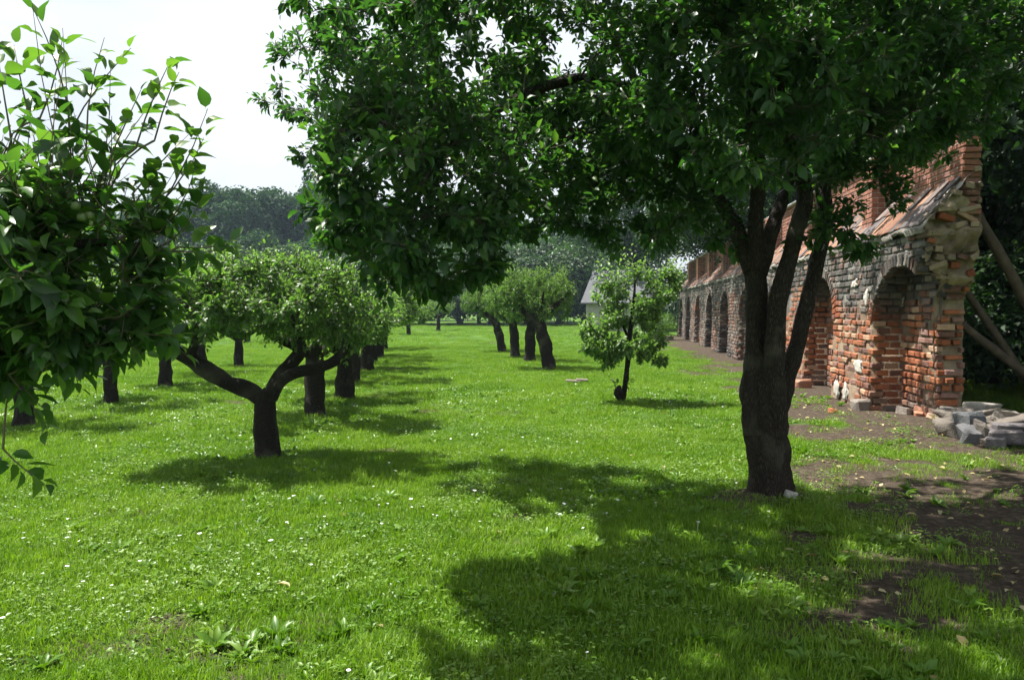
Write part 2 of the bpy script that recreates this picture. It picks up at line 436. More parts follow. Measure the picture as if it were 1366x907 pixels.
def spline(pts, rad, step=0.06):
    pts, rad = np.asarray(pts, float), np.asarray(rad, float)
    P = np.concatenate([[2 * pts[0] - pts[1]], pts, [2 * pts[-1] - pts[-2]]])
    out, ro = [], []
    for i in range(len(pts) - 1):
        m = max(2, int(np.linalg.norm(pts[i + 1] - pts[i]) / step))
        t = (np.arange(m) / m)[:, None]
        a, b, c, d = P[i], P[i + 1], P[i + 2], P[i + 3]
        out.append(0.5 * ((2 * b) + (c - a) * t + (2 * a - 5 * b + 4 * c - d) * t ** 2 + (3 * b - a - 3 * c + d) * t ** 3))
        ro.append(rad[i] + (rad[i + 1] - rad[i]) * t[:, 0])
    out.append(pts[-1:]); ro.append(rad[-1:])
    return np.concatenate(out), np.concatenate(ro)

def tube(pts, rad, sides=8, rough=0.0, flute=0.0, seed=0.0):
    n = len(pts); T = norm(np.gradient(pts, axis=0))
    ref = np.array([1.0, 0, 0]) if abs(T[0][0]) < 0.8 else np.array([0, 1.0, 0])
    A = np.zeros((n, 3)); a = norm(np.cross(T[0], ref))
    for i in range(n):
        a = norm(a - np.dot(a, T[i]) * T[i]); A[i] = a
    B = np.cross(T, A)
    an = np.arange(sides) / sides * 2 * np.pi
    ring = A[:, None] * np.cos(an)[None, :, None] + B[:, None] * np.sin(an)[None, :, None]
    r = np.repeat(rad[:, None], sides, 1)
    if rough or flute:
        q = pts[:, None] + ring * rad[:, None, None]
        r = r * (1 + rough * fbm(q + seed, 7.0, 3) + 0.6 * rough * vnoise(q * np.array([1, 1, 0.25]) + seed, 24.0))
        if flute:
            ln = np.linspace(0, 1, n)[:, None]
            r = r * (1 + flute * np.cos(4 * an[None] + 2.5 * ln + seed) * 0.6 + flute * np.cos(7 * an[None] - 2 * ln) * 0.4)
    V = (pts[:, None] + ring * r[..., None]).reshape(-1, 3)
    i = (np.arange(n - 1)[:, None] * sides + np.arange(sides)[None]).ravel()
    j = (np.arange(n - 1)[:, None] * sides + (np.arange(sides) + 1)[None] % sides).ravel()
    F = np.stack([i, j, j + sides, i + sides], -1)
    V = np.concatenate([V, pts[-1:] + T[-1:] * rad[-1] * 0.6])
    k = (n - 1) * sides
    cap = np.stack([k + np.arange(sides), k + (np.arange(sides) + 1) % sides, np.full(sides, len(V) - 1)], -1)
    return V, F, cap

class Tubes:
    def __init__(s): s.V, s.Q, s.T, s.n = [], [], [], 0
    def add(s, pts, rad, sides=8, rough=0.0, flute=0.0, step=0.06, seed=0.0):
        p, r = spline(pts, rad, step); V, F, c = tube(p, r, sides, rough, flute, seed)
        s.V.append(V); s.Q.append(F + s.n); s.T.append(c + s.n); s.n += len(V)
        return p, r
    def raw(s, V, Q):
        s.V.append(V); s.Q.append(Q + s.n); s.n += len(V)
    def mesh(s, name, mat):
        return mesh_np(name, np.concatenate(s.V), [np.concatenate(s.Q)] + ([np.concatenate(s.T)] if s.T else []), mat, True)

def branch_to(tb, skel, skel_r, target, r0=0.012, sides=5, sag=0.12, maxd=9):
    """a branch from the skeleton to a cluster of shoots; returns its far half"""
    d = np.linalg.norm(skel - target, axis=1) + 0.6 * np.maximum(0, skel[:, 2] - target[2] + 0.1)
    i = int(np.argmin(d)); a = skel[i]; v = target - a; L = np.linalg.norm(v)
    mid = a + v * 0.5 + np.array([0, 0, sag * L]) + rng.normal(0, 0.05 * L, 3)
    rr = min(skel_r[i] * 0.6, r0 * (0.7 + 0.5 * L))
    p, r = tb.add([a, mid, target], [rr, rr * 0.7, 0.004], sides, 0.05, step=max(0.05, L / 7))
    return p, r

def orchard_tree_mesh(name, limbs, blobs, nclus, per, leafL, nleaf, mats, top_up=0.9, seed=1, detail=0, shootL=(0.16, 0.42), flute=0.05, tint0=0.0, extra=None, sides=12):
    """limbs: list of (points, radii); blobs: (center, radii, weight); returns trunk, twigs, foliage meshes and the Leaves"""
    global rng
    rng = np.random.default_rng(seed)
    tb = Tubes(); sk, sr = [], []
    for i, (pts, rad) in enumerate(limbs):
        p, r = tb.add(pts, rad, sides if rad[0] > 0.05 else 7, 0.17, flute if i == 0 else flute * 0.4, seed=seed * 1.7 + i)
        if i: sk.append(p[2:]); sr.append(r[2:])
        else: sk.append(p[-2:]); sr.append(r[-2:])
    sk, sr = np.concatenate(sk), np.concatenate(sr)
    wt = np.array([b[2] for b in blobs], float); wt /= wt.sum()
    bt = Tubes(); LV = Leaves(); tw = []
    C = []; bi = []
    for k in range(nclus):
        b = blobs[rng.choice(len(blobs), p=wt)]
        d = norm(rng.normal(0, 1, 3)); rr = rng.uniform(0.45, 1.0) ** 0.5
        C.append(np.asarray(b[0]) + d * np.asarray(b[1]) * rr); bi.append((np.asarray(b[0]), np.asarray(b[1])))
    P, D, Ls = [], [], []
    allp, allr = sk, sr
    order = np.argsort([np.min(np.linalg.norm(sk - c, axis=1)) for c in C])
    for k in order:
        c = C[k]
        p, r = branch_to(bt, allp, allr, c)
        allp, allr = np.concatenate([allp, p[2:]]), np.concatenate([allr, np.maximum(r[2:], 0.006)])
        ctr, rad = bi[k]
        outw = norm((c - ctr) / rad)
        m = max(2, int(per * rng.uniform(0.7, 1.3)))
        h = max(1, len(p) // 3)
        idx = rng.integers(h, len(p), m)
        P.append(p[idx] + rng.normal(0, 0.008, (m, 3)))
        up = np.array([0, 0, 1.0]) * top_up * (0.25 + 0.9 * max(0, outw[2]))
        D.append(norm(outw * 0.75 + up + rng.normal(0, 0.62, (m, 3))))
        Ls.append(rng.uniform(*shootL, m) * (0.6 + 0.6 * max(0, outw[2])))
    P, D, Ls = np.concatenate(P), np.concatenate(D), np.concatenate(Ls)
    half = len(P) // 2
    shoots(P[:half], D[:half], Ls[:half], nleaf, leafL, LV, tw, tint0=tint0)
    shoots(P[half:], D[half:], Ls[half:] * 0.6, max(4, nleaf - 3), leafL * 1.05, LV, tw, tint0=tint0 - 0.08)
    if extra:
        ex = extra
        for e in ex: branch_to(bt, allp, allr, e[0], 0.006)
        shoots(np.array([e[0] for e in ex]), np.array([e[1] - e[0] for e in ex]), np.array([np.linalg.norm(e[1] - e[0]) for e in ex]),
               ex[0][2], leafL * ex[0][3], LV, tw, lift=0.05, tint0=0.25, rad=0.0035, droop=0.2, tipgrow=0.3, wratio=0.56)
    for v, f in tw: bt.raw(v, f)
    LV.done()
    return tb.mesh(name + '_trunk', mats[0]), bt.mesh(name + '_twigs', mats[1]), LV

def leaf_parts(parent, LV, count, mat, name='leaf', loc=(0, 0, 0)):
    """the leaves that show largest become single objects; returns the mask of the others"""
    c = LV.p + LV.a * (LV.L * 0.5)[:, None] + np.asarray(loc) - np.array([0, 0, CAM_H])
    Y = np.maximum(c[:, 1], 0.05)
    px, py = 683 + FPX * c[:, 0] / Y, HOR - FPX * c[:, 2] / Y
    inf = (px > 4) & (px < 1362) & (py > 4) & (py < 903) & (c[:, 1] > 0.3)
    v = norm(c)
    face = np.abs((LV.n * v).sum(-1))
    size = LV.L / np.linalg.norm(c, axis=1) * (0.35 + 0.65 * face) * inf
    pick = np.argsort(-size)[:count]
    b = np.cross(LV.n, LV.a)
    var = [single_leaf_mesh('leaf', mat, k) for k in range(6)]
    for q, i in enumerate(pick):
        o = link(name, var[q % 6], parent)
        mt = Matrix.Identity(4)
        for r in range(3):
            mt[r][0], mt[r][1], mt[r][2], mt[r][3] = LV.a[i][r] * LV.L[i], b[i][r] * LV.W[i], LV.n[i][r] * LV.L[i], LV.p[i][r]
        o.matrix_basis = mt
    mask = np.ones(len(LV.p), bool); mask[pick] = False
    return mask

# ------------------------------------------------------------------ brick pieces
def chamfer_box(cx, cy, cz, jit=0.0, seed=0):
    r = np.random.default_rng(seed)
    V, idx = [], {}
    for sx in (-1, 1):
        for sy in (-1, 1):
            for sz in (-1, 1):
                q = np.array([sx, sy, sz]); c = np.array([cx, cy, cz]); j = r.normal(0, jit, 3)
                for ax in range(3):
                    p = q * (0.5 - c); p[ax] = q[ax] * 0.5
                    idx[(sx, sy, sz, ax)] = len(V); V.append(p + j + r.normal(0, jit * 0.5, 3))
    F4, F3 = [], []
    for ax in range(3):
        b, c = (ax + 1) % 3, (ax + 2) % 3
        for s in (-1, 1):
            loop = []
            for sb, sc in ((-1, -1), (1, -1), (1, 1), (-1, 1)):
                k = [0, 0, 0]; k[ax], k[b], k[c] = s, sb, sc; loop.append(idx[(*k, ax)])
            F4.append(loop if s > 0 else loop[::-1])
        for sb in (-1, 1):                      # edges that run along ax
            for sc in (-1, 1):
                k0 = [0, 0, 0]; k0[ax], k0[b], k0[c] = -1, sb, sc; k1 = list(k0); k1[ax] = 1
                lp = [idx[(*k0, b)], idx[(*k1, b)], idx[(*k1, c)], idx[(*k0, c)]]
                F4.append(lp if sb * sc < 0 else lp[::-1])
    for sx in (-1, 1):
        for sy in (-1, 1):
            for sz in (-1, 1):
                lp = [idx[(sx, sy, sz, a)] for a in range(3)]
                F3.append(lp if sx * sy * sz > 0 else lp[::-1])
    return np.array(V), np.array(F4), np.array(F3)

class Pieces:
    """masonry pieces: centre, frame (along, out, up), size, colour"""
    def __init__(s): s.c, s.R, s.d, s.col, s.b = [], [], [], [], []
    def add(s, c, along, out, up, dims, col, wob=0.0, bias=1.0):
        c = np.asarray(c, float)
        if wob:
            k = rng.normal(0, wob, 3)
            along = norm(along + k[0] * up + k[1] * out); out = norm(out - np.dot(out, along) * along); up = np.cross(along, out)
            if up[2] < 0: up = -up
        Rm = np.stack([along, out, up], 1)
        if np.linalg.det(Rm) < 0: Rm[:, 0] *= -1
        s.c.append(c); s.R.append(Rm); s.d.append(dims); s.col.append(np.clip(col, 0.01, 0.8)); s.b.append(bias)
    def build(s, parent, name, mass_name, mat, mass_mat, limit, ch=(0.05, 0.10, 0.13), jit=0.022, far=9.0):
        c, Rm, d, col, b = (np.array(x) for x in (s.c, s.R, s.d, s.col, s.b))
        dist = np.linalg.norm(c - np.array([0, 0, CAM_H]), axis=1) / b
        px = 683 + FPX * c[:, 0] / c[:, 1]; py = HOR - FPX * (c[:, 2] - CAM_H) / c[:, 1]
        dist = np.where((px > 2) & (px < 1364) & (py > 2), dist, 1e6)
        order = np.argsort(dist); pick, rest = order[:limit], order[limit:]
        tpl = [chamfer_box(*ch, jit, k) for k in range(8)]
        var = [mesh_np(name, t[0], [t[1], t[2]], mat, False) for t in tpl]
        for q, i in enumerate(pick):
            o = link(name, var[q % 8], parent)
            m = Matrix.Identity(4)
            for r in range(3):
                for k in range(3): m[r][k] = Rm[i][r, k] * d[i][k]
                m[r][3] = c[i][r]
            o.matrix_basis = m; o.color = (*col[i], 1)
        if len(rest):
            Vs, F4, F3, A4, A3, n = [], [], [], [], [], 0
            for k in range(8):
                sel = rest[k::8]
                tv, f4, f3 = tpl[k]
                X = np.einsum('nij,nvj->nvi', Rm[sel], tv[None] * d[sel][:, None]) + c[sel][:, None]
                off = (np.arange(len(sel)) * len(tv))[:, None, None] + n
                Vs.append(X.reshape(-1, 3)); F4.append((f4[None] + off).reshape(-1, 4)); F3.append((f3[None] + off).reshape(-1, 3))
                A4.append(np.repeat(col[sel], len(f4), 0)); A3.append(np.repeat(col[sel], len(f3), 0)); n += X.shape[0] * X.shape[1]
            me = mesh_np(mass_name, np.concatenate(Vs), [np.concatenate(F4), np.concatenate(F3)], mass_mat, False,
                         {'tint': ('FACE', np.concatenate(A4 + A3))})
            tag(link(mass_name, me, parent), kind='stuff')

def grid_mesh(name, P, mat, col=None, keep=None, smooth=True, flip=False):
    a, b = P.shape[:2]
    i = (np.arange(a - 1)[:, None] * b + np.arange(b - 1)[None])
    if keep is not None: i = i[keep]
    i = i.ravel()
    F = np.stack([i, i + 1, i + b + 1, i + b], -1)
    if flip: F = F[:, ::-1]
    at = {'tint': ('POINT', col.reshape(-1, 3))} if col is not None else None
    return mesh_np(name, P.reshape(-1, 3), F, mat, smooth, at)

# ------------------------------------------------------------------ the ruined garden wall
PER, NC0, NHALF, NDEP = 4.23, 0.95, 1.05, 0.47
NICHES = [NC0 + PER * k for k in range(9)]
EAVE = 2.70
UP = np.array([0, 0, 1.0])
def o_front(z): return 0.10 * np.clip(z, 0, EAVE) / EAVE
def n_half(z):
    z = np.asarray(z, float)
    return np.where(z < 1.45, NHALF, NHALF * np.sqrt(np.clip(1 - (np.clip(z - 1.45, 0, None) / 0.78) ** 2, 0, 1)))
def niche_in(s, z):
    r = np.zeros(np.broadcast(s, z).shape, bool)
    for c in NICHES: r |= np.abs(s - c) < n_half(z)
    return r
def s_end(z, o=0.6):
    z = np.asarray(z, float)
    return 0.56 - 0.42 * sstep(1.65, 2.35, z) + 0.07 * vnoise(np.stack([z * 0 + 3.0, np.broadcast_to(o, z.shape), z], -1), 3.1)

wall = empty('garden_wall', tuple(WP(WALL_L / 2, 0.4, 0)))
tag(wall, 'ruined red brick garden wall with a row of blind arches and tiled ledge', 'wall')
wall_inv = wall.location.copy()
class Off:                                     # parts keep world coordinates: parent offset taken out
    pass
def wall_part(o):
    o.matrix_parent_inverse = Matrix.Translation(-wall_inv)
    return o

def brick_colour(s, z, kind):
    r = rng.random()
    red = np.array([0.26, 0.078, 0.036]) * (1 - r) + np.array([0.37, 0.145, 0.070]) * r
    q = rng.random()
    if q < 0.14: red = np.array([0.17, 0.085, 0.065])
    elif q < 0.24: red = np.array([0.26, 0.15, 0.125])
    elif q < 0.34: red = np.array([0.46, 0.29, 0.19])
    g = rng.uniform(0.035, 0.105); grey = np.array([g * 1.06, g, g * 0.93])
    if rng.random() < 0.3: grey = np.array([0.19, 0.175, 0.155]) * rng.uniform(0.7, 1.2)
    if kind == 'upper':
        u = np.array([0.29, 0.125, 0.088]) * rng.uniform(0.7, 1.2)
        return u if rng.random() < 0.8 else np.array([0.24, 0.12, 0.10])
    if kind == 'end':
        return red * rng.uniform(0.75, 1.1)
    nz_ = float(vnoise(np.array([s * 0.9, z * 0.5, 2.0]), 1.0))
    w = sstep(1.35, 1.95, z + 0.35 * nz_)
    if kind == 'back': w = max(w * 0.9, sstep(0.55, 0.1, z) * 0.6)
    else: w = max(w, 0.55 * sstep(0.35, 0.05, z))
    if s > 8.5: w = max(w, 0.80 + 0.3 * nz_)
    w = np.clip(w + rng.normal(0, 0.16), 0, 1)
    return red * (1 - w) + grey * w

rng = np.random.default_rng(21)
bk = Pieces()
PITCH, BH = 0.109, 0.083
def course(s0, s1, o, z, kind, rough, skip=0.0, bl=0.268, depth=0.14):
    s = s0; first = True
    k = int(round(z / PITCH))
    while s < s1 - 0.05:
        hdr = (k % 2 == 0 and first) or rng.random() < 0.28
        L = (0.125 if hdr else bl) * rng.uniform(0.92, 1.08)
        L = min(L, s1 - s)
        if s1 - s - L < 0.07: L = s1 - s
        if rng.random() > skip:
            er = abs(rng.normal(0, rough)) + max(0, rough * 2.2 * float(vnoise(np.array([s * 2.1, z * 2.6, 7.0]))))
            c = WP(s + L / 2, o + depth / 2 + er - 0.006, z + BH / 2 + rng.normal(0, 0.004))
            bk.add(c, _u, -_e, UP, (max(0.04, L - 0.016 - rng.uniform(0, 0.012)), depth, BH * rng.uniform(0.88, 1.06)),
                   brick_colour(s, z, kind), wob=0.012 + rough * 0.6, bias=1.0)
        s += L; first = False
NCOURSE = 24
for j in range(NCOURSE):
    z = 0.02 + j * PITCH; zc = z + BH / 2; h = float(n_half(zc)); of = float(o_front(zc))
    edges = [(c - h, c + h) for c in NICHES]
    se = float(s_end(zc))
    cur = se
    for a, b in edges:
        if a > cur + 0.06:
            near = cur < 8
            course(cur, a, of, z, 'front', 0.020 if near and z < 1.9 else 0.009, 0.05 if near and z < 1.9 else 0.01)
        if h > 0.05:
            course(max(a, se) + 0.02, b - 0.02, NDEP, z, 'back', 0.014, 0.05, depth=0.10)
            nb = 2                              # the reveal on the far side of each niche
            o0 = of + 0.03
            for q in range(nb):
                L = (NDEP - o0) / nb
                col = brick_colour(b, zc, 'back')
                bk.add(WP(b - 0.01, o0 + L * (q + 0.5) + (0.05 if j % 2 else -0.02), zc), _e, -_u, UP, (L - 0.02, 0.11, BH), col, 0.02, 0.9)
        cur = max(cur, b)
    if cur < WALL_L: course(cur, WALL_L, of, z, 'front', 0.009)
for ci, c in enumerate(NICHES):                # arch rings
    n = 26
    for k in range(n + 1):
        t = math.pi * k / n
        ds, dz = -math.cos(t), math.sin(t)
        s, z = c + ds * (NHALF + 0.05), 1.45 + dz * 0.85
        if s < float(s_end(z)) + 0.08 or z > EAVE - 0.1: continue
        rad_v = norm(_u * ds * 0.8 + UP * dz)
        tan_v = norm(np.cross(-_e, rad_v))
        bk.add(WP(s, float(o_front(z)) + 0.05, z), rad_v, -_e, tan_v, (0.17, 0.13, 0.085), brick_colour(c, z, 'front') * 0.9, 0.03)
rng = np.random.default_rng(22)
for j in range(33):                            # broken end
    z = 0.06 + j * 0.104
    o0 = 0.47 - 0.40 * sstep(1.85, 2.2, z)
    if z > EAVE: o0 = (z - EAVE) / 0.65 * 0.6 + 0.05
    o = o0 + rng.uniform(0, 0.12)
    while o < 0.80:
        L = min(rng.choice([0.13, 0.24, 0.28]) * rng.uniform(0.85, 1.1), 0.83 - o)
        if L > 0.05 and rng.random() > (0.10 if z < 1.9 else 0.30):
            bk.add(WP(float(s_end(z, o)) + rng.uniform(0.0, 0.07) + 0.03, o + L / 2, z + 0.04), _e, -_u, UP, (L - 0.02, 0.14, rng.uniform(0.06, 0.088)), brick_colour(0, z, 'end') if z < 1.9 or rng.random() < .25 else np.array([.30, .23, .16]) * rng.uniform(.5, 1.1), 0.05 if z < 1.9 else 0.22, 1.15)
        o += L + 0.015
S_UP = 0.16
def upper_course(s0, s1, o, z, bias=0.97):
    s = s0 - (rng.uniform(0, 0.2))
    while s < s1 - 0.03:
        L = 0.25 if rng.random() > 0.3 else 0.12
        a, b = max(s, s0), min(s + L, s1)
        if b - a > 0.03:
            bk.add(WP((a + b) / 2, o + 0.05 + rng.normal(0, 0.002), z + 0.034), _u, -_e, UP, (b - a - 0.012, 0.10, 0.068), brick_colour(s, z, 'upper'), 0.006, bias)
        s += L + 0.002
for j in range(17):
    z = 2.84 + j * 0.081
    if z > 3.85: S0 = S_UP + (0.35 if z < 4.0 else 0.7) + rng.uniform(0, .12)
    else: S0 = S_UP + rng.uniform(0, .05)
    upper_course(S0, WALL_L, 0.60, z)
    bk.add(WP(S0 + 0.05, 0.715, z + 0.034), _e, -_u, UP, (0.22, 0.10, 0.068), brick_colour(0, z, 'upper'), 0.04, 1.1)
PIL = [2.97 + PER * k for k in range(8)]
for c in PIL:
    for j in range(14):
        z = 2.93 + j * 0.081
        cut = 0.12 if j % 2 else 0.0
        for a, b in ((-0.25, -0.125 + cut), (-0.125 + cut, 0.125 - (0.12 - cut)), (0.125 - (0.12 - cut), 0.25)):
            if b - a > 0.04:
                bk.add(WP(c + (a + b) / 2, 0.25 + 0.05, z + 0.034), _u, -_e, UP, (b - a - 0.012, 0.10, 0.068), brick_colour(0, z, 'upper') * 1.15, 0.006)
        for a, b in ((0.352, 0.45 + cut), (0.46 + cut, 0.60)):
            if b - a > 0.03:
                bk.add(WP(c - 0.25 + 0.05, (a + b) / 2, z + 0.034), _e, -_u, UP, (b - a - 0.01, 0.10, 0.068), brick_colour(0, z, 'upper'), 0.006)
bk.build(wall, 'brick', 'brickwork', M['brick'], M['brick_mass'], 300)

# mortar core behind the bricks
sg = np.concatenate([np.arange(0.0, 8.6, 0.05), np.arange(8.6, WALL_L + 0.05, 0.1)]); zg = np.arange(-0.25, EAVE + 0.01, 0.05)
S, Z = np.meshgrid(sg, zg); S = np.maximum(S, s_end(Z) + 0.02)
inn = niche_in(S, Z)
pn = np.stack([S, Z, S * 0], -1)
O = np.where(inn, NDEP + 0.035, o_front(Z) + 0.030) + 0.022 * fbm(pn, 4.0, 3) + 0.02 * np.maximum(0, fbm(pn + 9, 1.7, 2)) * (S < 8)
wz = sstep(1.3, 1.9, Z + 0.35 * vnoise(pn * np.array([0.9, 0.5, 1])))[..., None]
wz = np.maximum(wz, (S > 8.5)[..., None] * 0.7)
pale = np.clip(0.5 + 0.9 * fbm(pn + 40, 2.4, 3), 0, 1)[..., None]
col = (np.array([0.20, 0.115, 0.075]) * (1 - pale) + np.array([0.33, 0.25, 0.175]) * pale) * (1 - wz) + (np.array([0.085, 0.08, 0.074]) * (1 - pale) + np.array([0.25, 0.24, 0.215]) * pale) * wz
col = np.where(inn[..., None], col * np.array([.62, .6, .6]), col)  # recess shade painted into the mortar colour inside the niches
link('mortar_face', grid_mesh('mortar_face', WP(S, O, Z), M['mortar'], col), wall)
og, zg = np.arange(0.0, 0.86, 0.035), np.arange(-0.25, 3.45, 0.045)
OO, ZZ = np.meshgrid(og, zg)
pe = np.stack([OO, ZZ, OO * 0 + 4], -1)
SE = s_end(ZZ, OO) + 0.085 + np.where(ZZ < 1.9, 0.045, 0.11) * fbm(pe, 6.5, 4)
lo = np.where(ZZ < 1.9, 0.45, np.where(ZZ < 2.25, 0.45 - 0.36 * (ZZ - 1.9) / 0.35, 0.09))
lo = np.where(ZZ > EAVE, (ZZ - EAVE) / 0.65 * 0.6 + 0.03, lo)
keep = (OO >= lo)[:-1, :-1]
pale = np.clip(0.55 + 0.8 * fbm(pe + 40, 4.4, 3), 0, 1)[..., None]
col = np.array([0.17, 0.115, 0.08]) * (1 - pale) + np.array([0.36, 0.29, 0.20]) * pale
link('mortar_end', grid_mesh('mortar_end', WP(SE, OO, ZZ), M['mortar'], col, keep, smooth=True), wall)
def boxes(name, lst, mat, col, parent):
    V, F, n = [], [], 0
    for (s0, s1, o0, o1, z0, z1) in lst:
        q = np.array([(s, o, z) for s in (s0, s1) for o in (o0, o1) for z in (z0, z1)])
        V.append(WP(q[:, 0], q[:, 1], q[:, 2])); F.append(np.array([(0, 1, 3, 2), (4, 6, 7, 5), (0, 4, 5, 1), (2, 3, 7, 6), (0, 2, 6, 4), (1, 5, 7, 3)]) + n); n += 8
    V = np.concatenate(V)
    return link(name, mesh_np(name, V, np.concatenate(F), mat, False, {'tint': ('POINT', np.tile(np.array(col), (len(V), 1)))}), parent)
boxes('upper_wall_core', [(S_UP + 0.09, WALL_L - 0.01, 0.615, 0.82, 2.6, 3.86), (S_UP + 0.5, WALL_L - 0.012, 0.616, 0.819, 3.86, 4.03), (S_UP + 0.86, WALL_L - 0.014, 0.617, 0.818, 4.03, 4.2)] + [(c - 0.236, c + 0.25, 0.264, 0.62, 2.85, 4.06) for c in PIL], M['mortar'], (0.40, 0.36, 0.31), wall)
boxes('back_face', [(0.75, WALL_L - 0.02, 0.66, 0.835, -0.3, 2.62)], M['mortar'], (0.25, 0.15, 0.11), wall)
# ledge bed under the tiles, ragged pale mortar at its lip
TD = np.array([0.6, 0.65]); SL = float(np.linalg.norm(TD)); TD = TD / SL
sg = np.arange(0.06, WALL_L, 0.07); tg = np.linspace(-0.06, SL + 0.05, 12)
S, T = np.meshgrid(sg, tg); S = np.maximum(S, 0.10 + 0.09 * vnoise(np.stack([T * 6, T * 0, T * 0], -1)))
nb_ = 0.022 * fbm(np.stack([S, T, S * 0], -1), 7.0, 3)
O = 0.085 + T * TD[0] - nb_ * TD[1] - 0.06 * fbm(np.stack([S, S * 0, S * 0], -1), 6.0, 3) * (T < 0)
Zb = EAVE + T * TD[1] + nb_ * TD[0]
P = WP(S, O, Zb); P2 = WP(S[:1], O[:1] + 0.03, Zb[:1] - 0.05 - 0.03 * vnoise(np.stack([S[:1], S[:1] * 0, S[:1]], -1), 6.0)); P = np.concatenate([P2, P])
pale = np.clip(0.6 + 0.8 * fbm(P, 3.4, 3), 0, 1)[..., None]
link('ledge_bed', grid_mesh('ledge_bed', P, M['mortar'], np.array([0.14, 0.125, 0.11]) * (1 - pale) + np.array([0.40, 0.375, 0.33]) * pale), wall)
rng = np.random.default_rng(23)
tl = Pieces()
tdir, tnor = norm(_e * TD[0] + UP * TD[1]), norm(-_e * TD[1] + UP * TD[0])
TC = [(0.20, 0.165, 0.155), (0.26, 0.20, 0.185), (0.42, 0.20, 0.115), (0.36, 0.175, 0.11), (0.16, 0.14, 0.14), (0.48, 0.26, 0.16), (0.30, 0.235, 0.21)]
for row, (t0, t1, lift) in enumerate(((-0.02, 0.50, 0.028), (0.42, 0.90, 0.050))):
    s = 0.16 + 0.1 * row; k = 0
    while s < WALL_L - 0.2:
        w = 0.19 * rng.uniform(0.92, 1.06); k += 1
        gone = (row == 1 and k in (5,)) or rng.random() < 0.035
        inpil = row == 1 and any(abs(s + w / 2 - c) < 0.27 for c in PIL)
        if not gone and not inpil:
            dt = rng.normal(0, 0.016)
            c = WP(s + w / 2, 0.085 + ((t0 + t1) / 2 + dt) * TD[0], EAVE + ((t0 + t1) / 2 + dt) * TD[1]) + tnor * (lift + rng.uniform(0, 0.010))
            base = np.array(TC[rng.integers(len(TC))]) * rng.uniform(0.38, 0.70)
            tl.add(c, _u, tdir, tnor, (w - 0.008, t1 - t0, 0.022), base, 0.022)
        s += w
tl.build(wall, 'roof_tile', 'roof_tiling', M['tile'], M['tile_mass'], 300, ch=(0.03, 0.02, 0.25), jit=0.008)
rng = np.random.default_rng(24)
cp = Pieces()
s = S_UP + 0.9
while s < WALL_L - 0.3:
    L = rng.uniform(0.46, 0.56)
    cn = norm(-_e * 0.35 + UP)
    cp.add(WP(s + L / 2, 0.70, 4.262 + rng.uniform(0, 0.01)), _u, norm(_e + 0.35 * UP), cn, (L - 0.012, 0.42, 0.045), np.array([0.42, 0.44, 0.45]) * rng.uniform(0.75, 1.2), 0.02)
    s += L
cp.build(wall, 'coping_slab', 'coping', M['tile'], M['tile_mass'], 300, ch=(0.01, 0.02, 0.2), jit=0.006)
boxes('coping_bed', [(S_UP + 0.93, WALL_L - 0.03, 0.59, 0.83, 4.195, 4.235)], M['mortar'], (0.40, 0.38, 0.34), wall)
# pale plaster left on the pier
def lump(name, c, Rm, dims, mat, seed, parent=None, amp=0.35, nu=14, nv=9, colr=None, sc=1.7):
    u, v = np.meshgrid(np.linspace(0, 2 * np.pi, nu, endpoint=False), np.linspace(0.02, np.pi - 0.02, nv))
    d = np.stack([np.cos(u) * np.sin(v), np.sin(u) * np.sin(v), np.cos(v)], -1)
    r = 1 + amp * fbm(d + seed * 3.7, sc, 5 if nu > 30 else 3)
    q = d * r[..., None]
    q = np.sign(q) * np.abs(q) ** 0.75
    P = (q * np.asarray(dims) * 0.5) @ np.asarray(Rm).T + np.asarray(c)
    i = (np.arange(nv - 1)[:, None] * nu + np.arange(nu)[None]).ravel(); j = (np.arange(nv - 1)[:, None] * nu + (np.arange(nu)[None] + 1) % nu).ravel()
    at = {'tint': ('POINT', np.tile(np.array(colr), (nu * nv, 1)))} if colr is not None else None
    caps = [np.arange(nu)[None, ::-1] * 1, (np.arange(nu) + (nv - 1) * nu)[None]]
    me = mesh_np(name, P.reshape(-1, 3), [np.stack([i, i + nu, j + nu, j], -1)[:, ::-1]] + caps, mat, True, at)
    return link(name, me, parent)
FR = np.stack([_u, -_e, UP], 1)
for k, (px, py, w, h) in enumerate(((1133, 379, 0.34, 0.13), (1149, 397, 0.22, 0.26), (1144, 490, 0.40, 0.20), (1117, 520, 0.34, 0.30), (1129, 524, 0.22, 0.27), (1198, 402, 0.3, 0.2))):
    Yk = 4293.0 / (px - 811.0); sk_ = (Yk - 10.4) * 1.0072; zk = CAM_H + (HOR - py) / FPX * Yk
    back = px > 1170
    if back: Yk = 4793.0 / (px - 811.0); sk_ = (Yk - 10.4) * 1.0072; zk = CAM_H + (HOR - py) / FPX * Yk
    o = lump('plaster_patch', WP(sk_, (NDEP + 0.0 if back else float(o_front(zk)) + 0.006), zk), FR, (w * .9, 0.045, h * .9), M['plaster'], k + 3, wall, 0.7, 22, 15, sc=1.5)
for ch in wall.children:
    wall_part(ch)

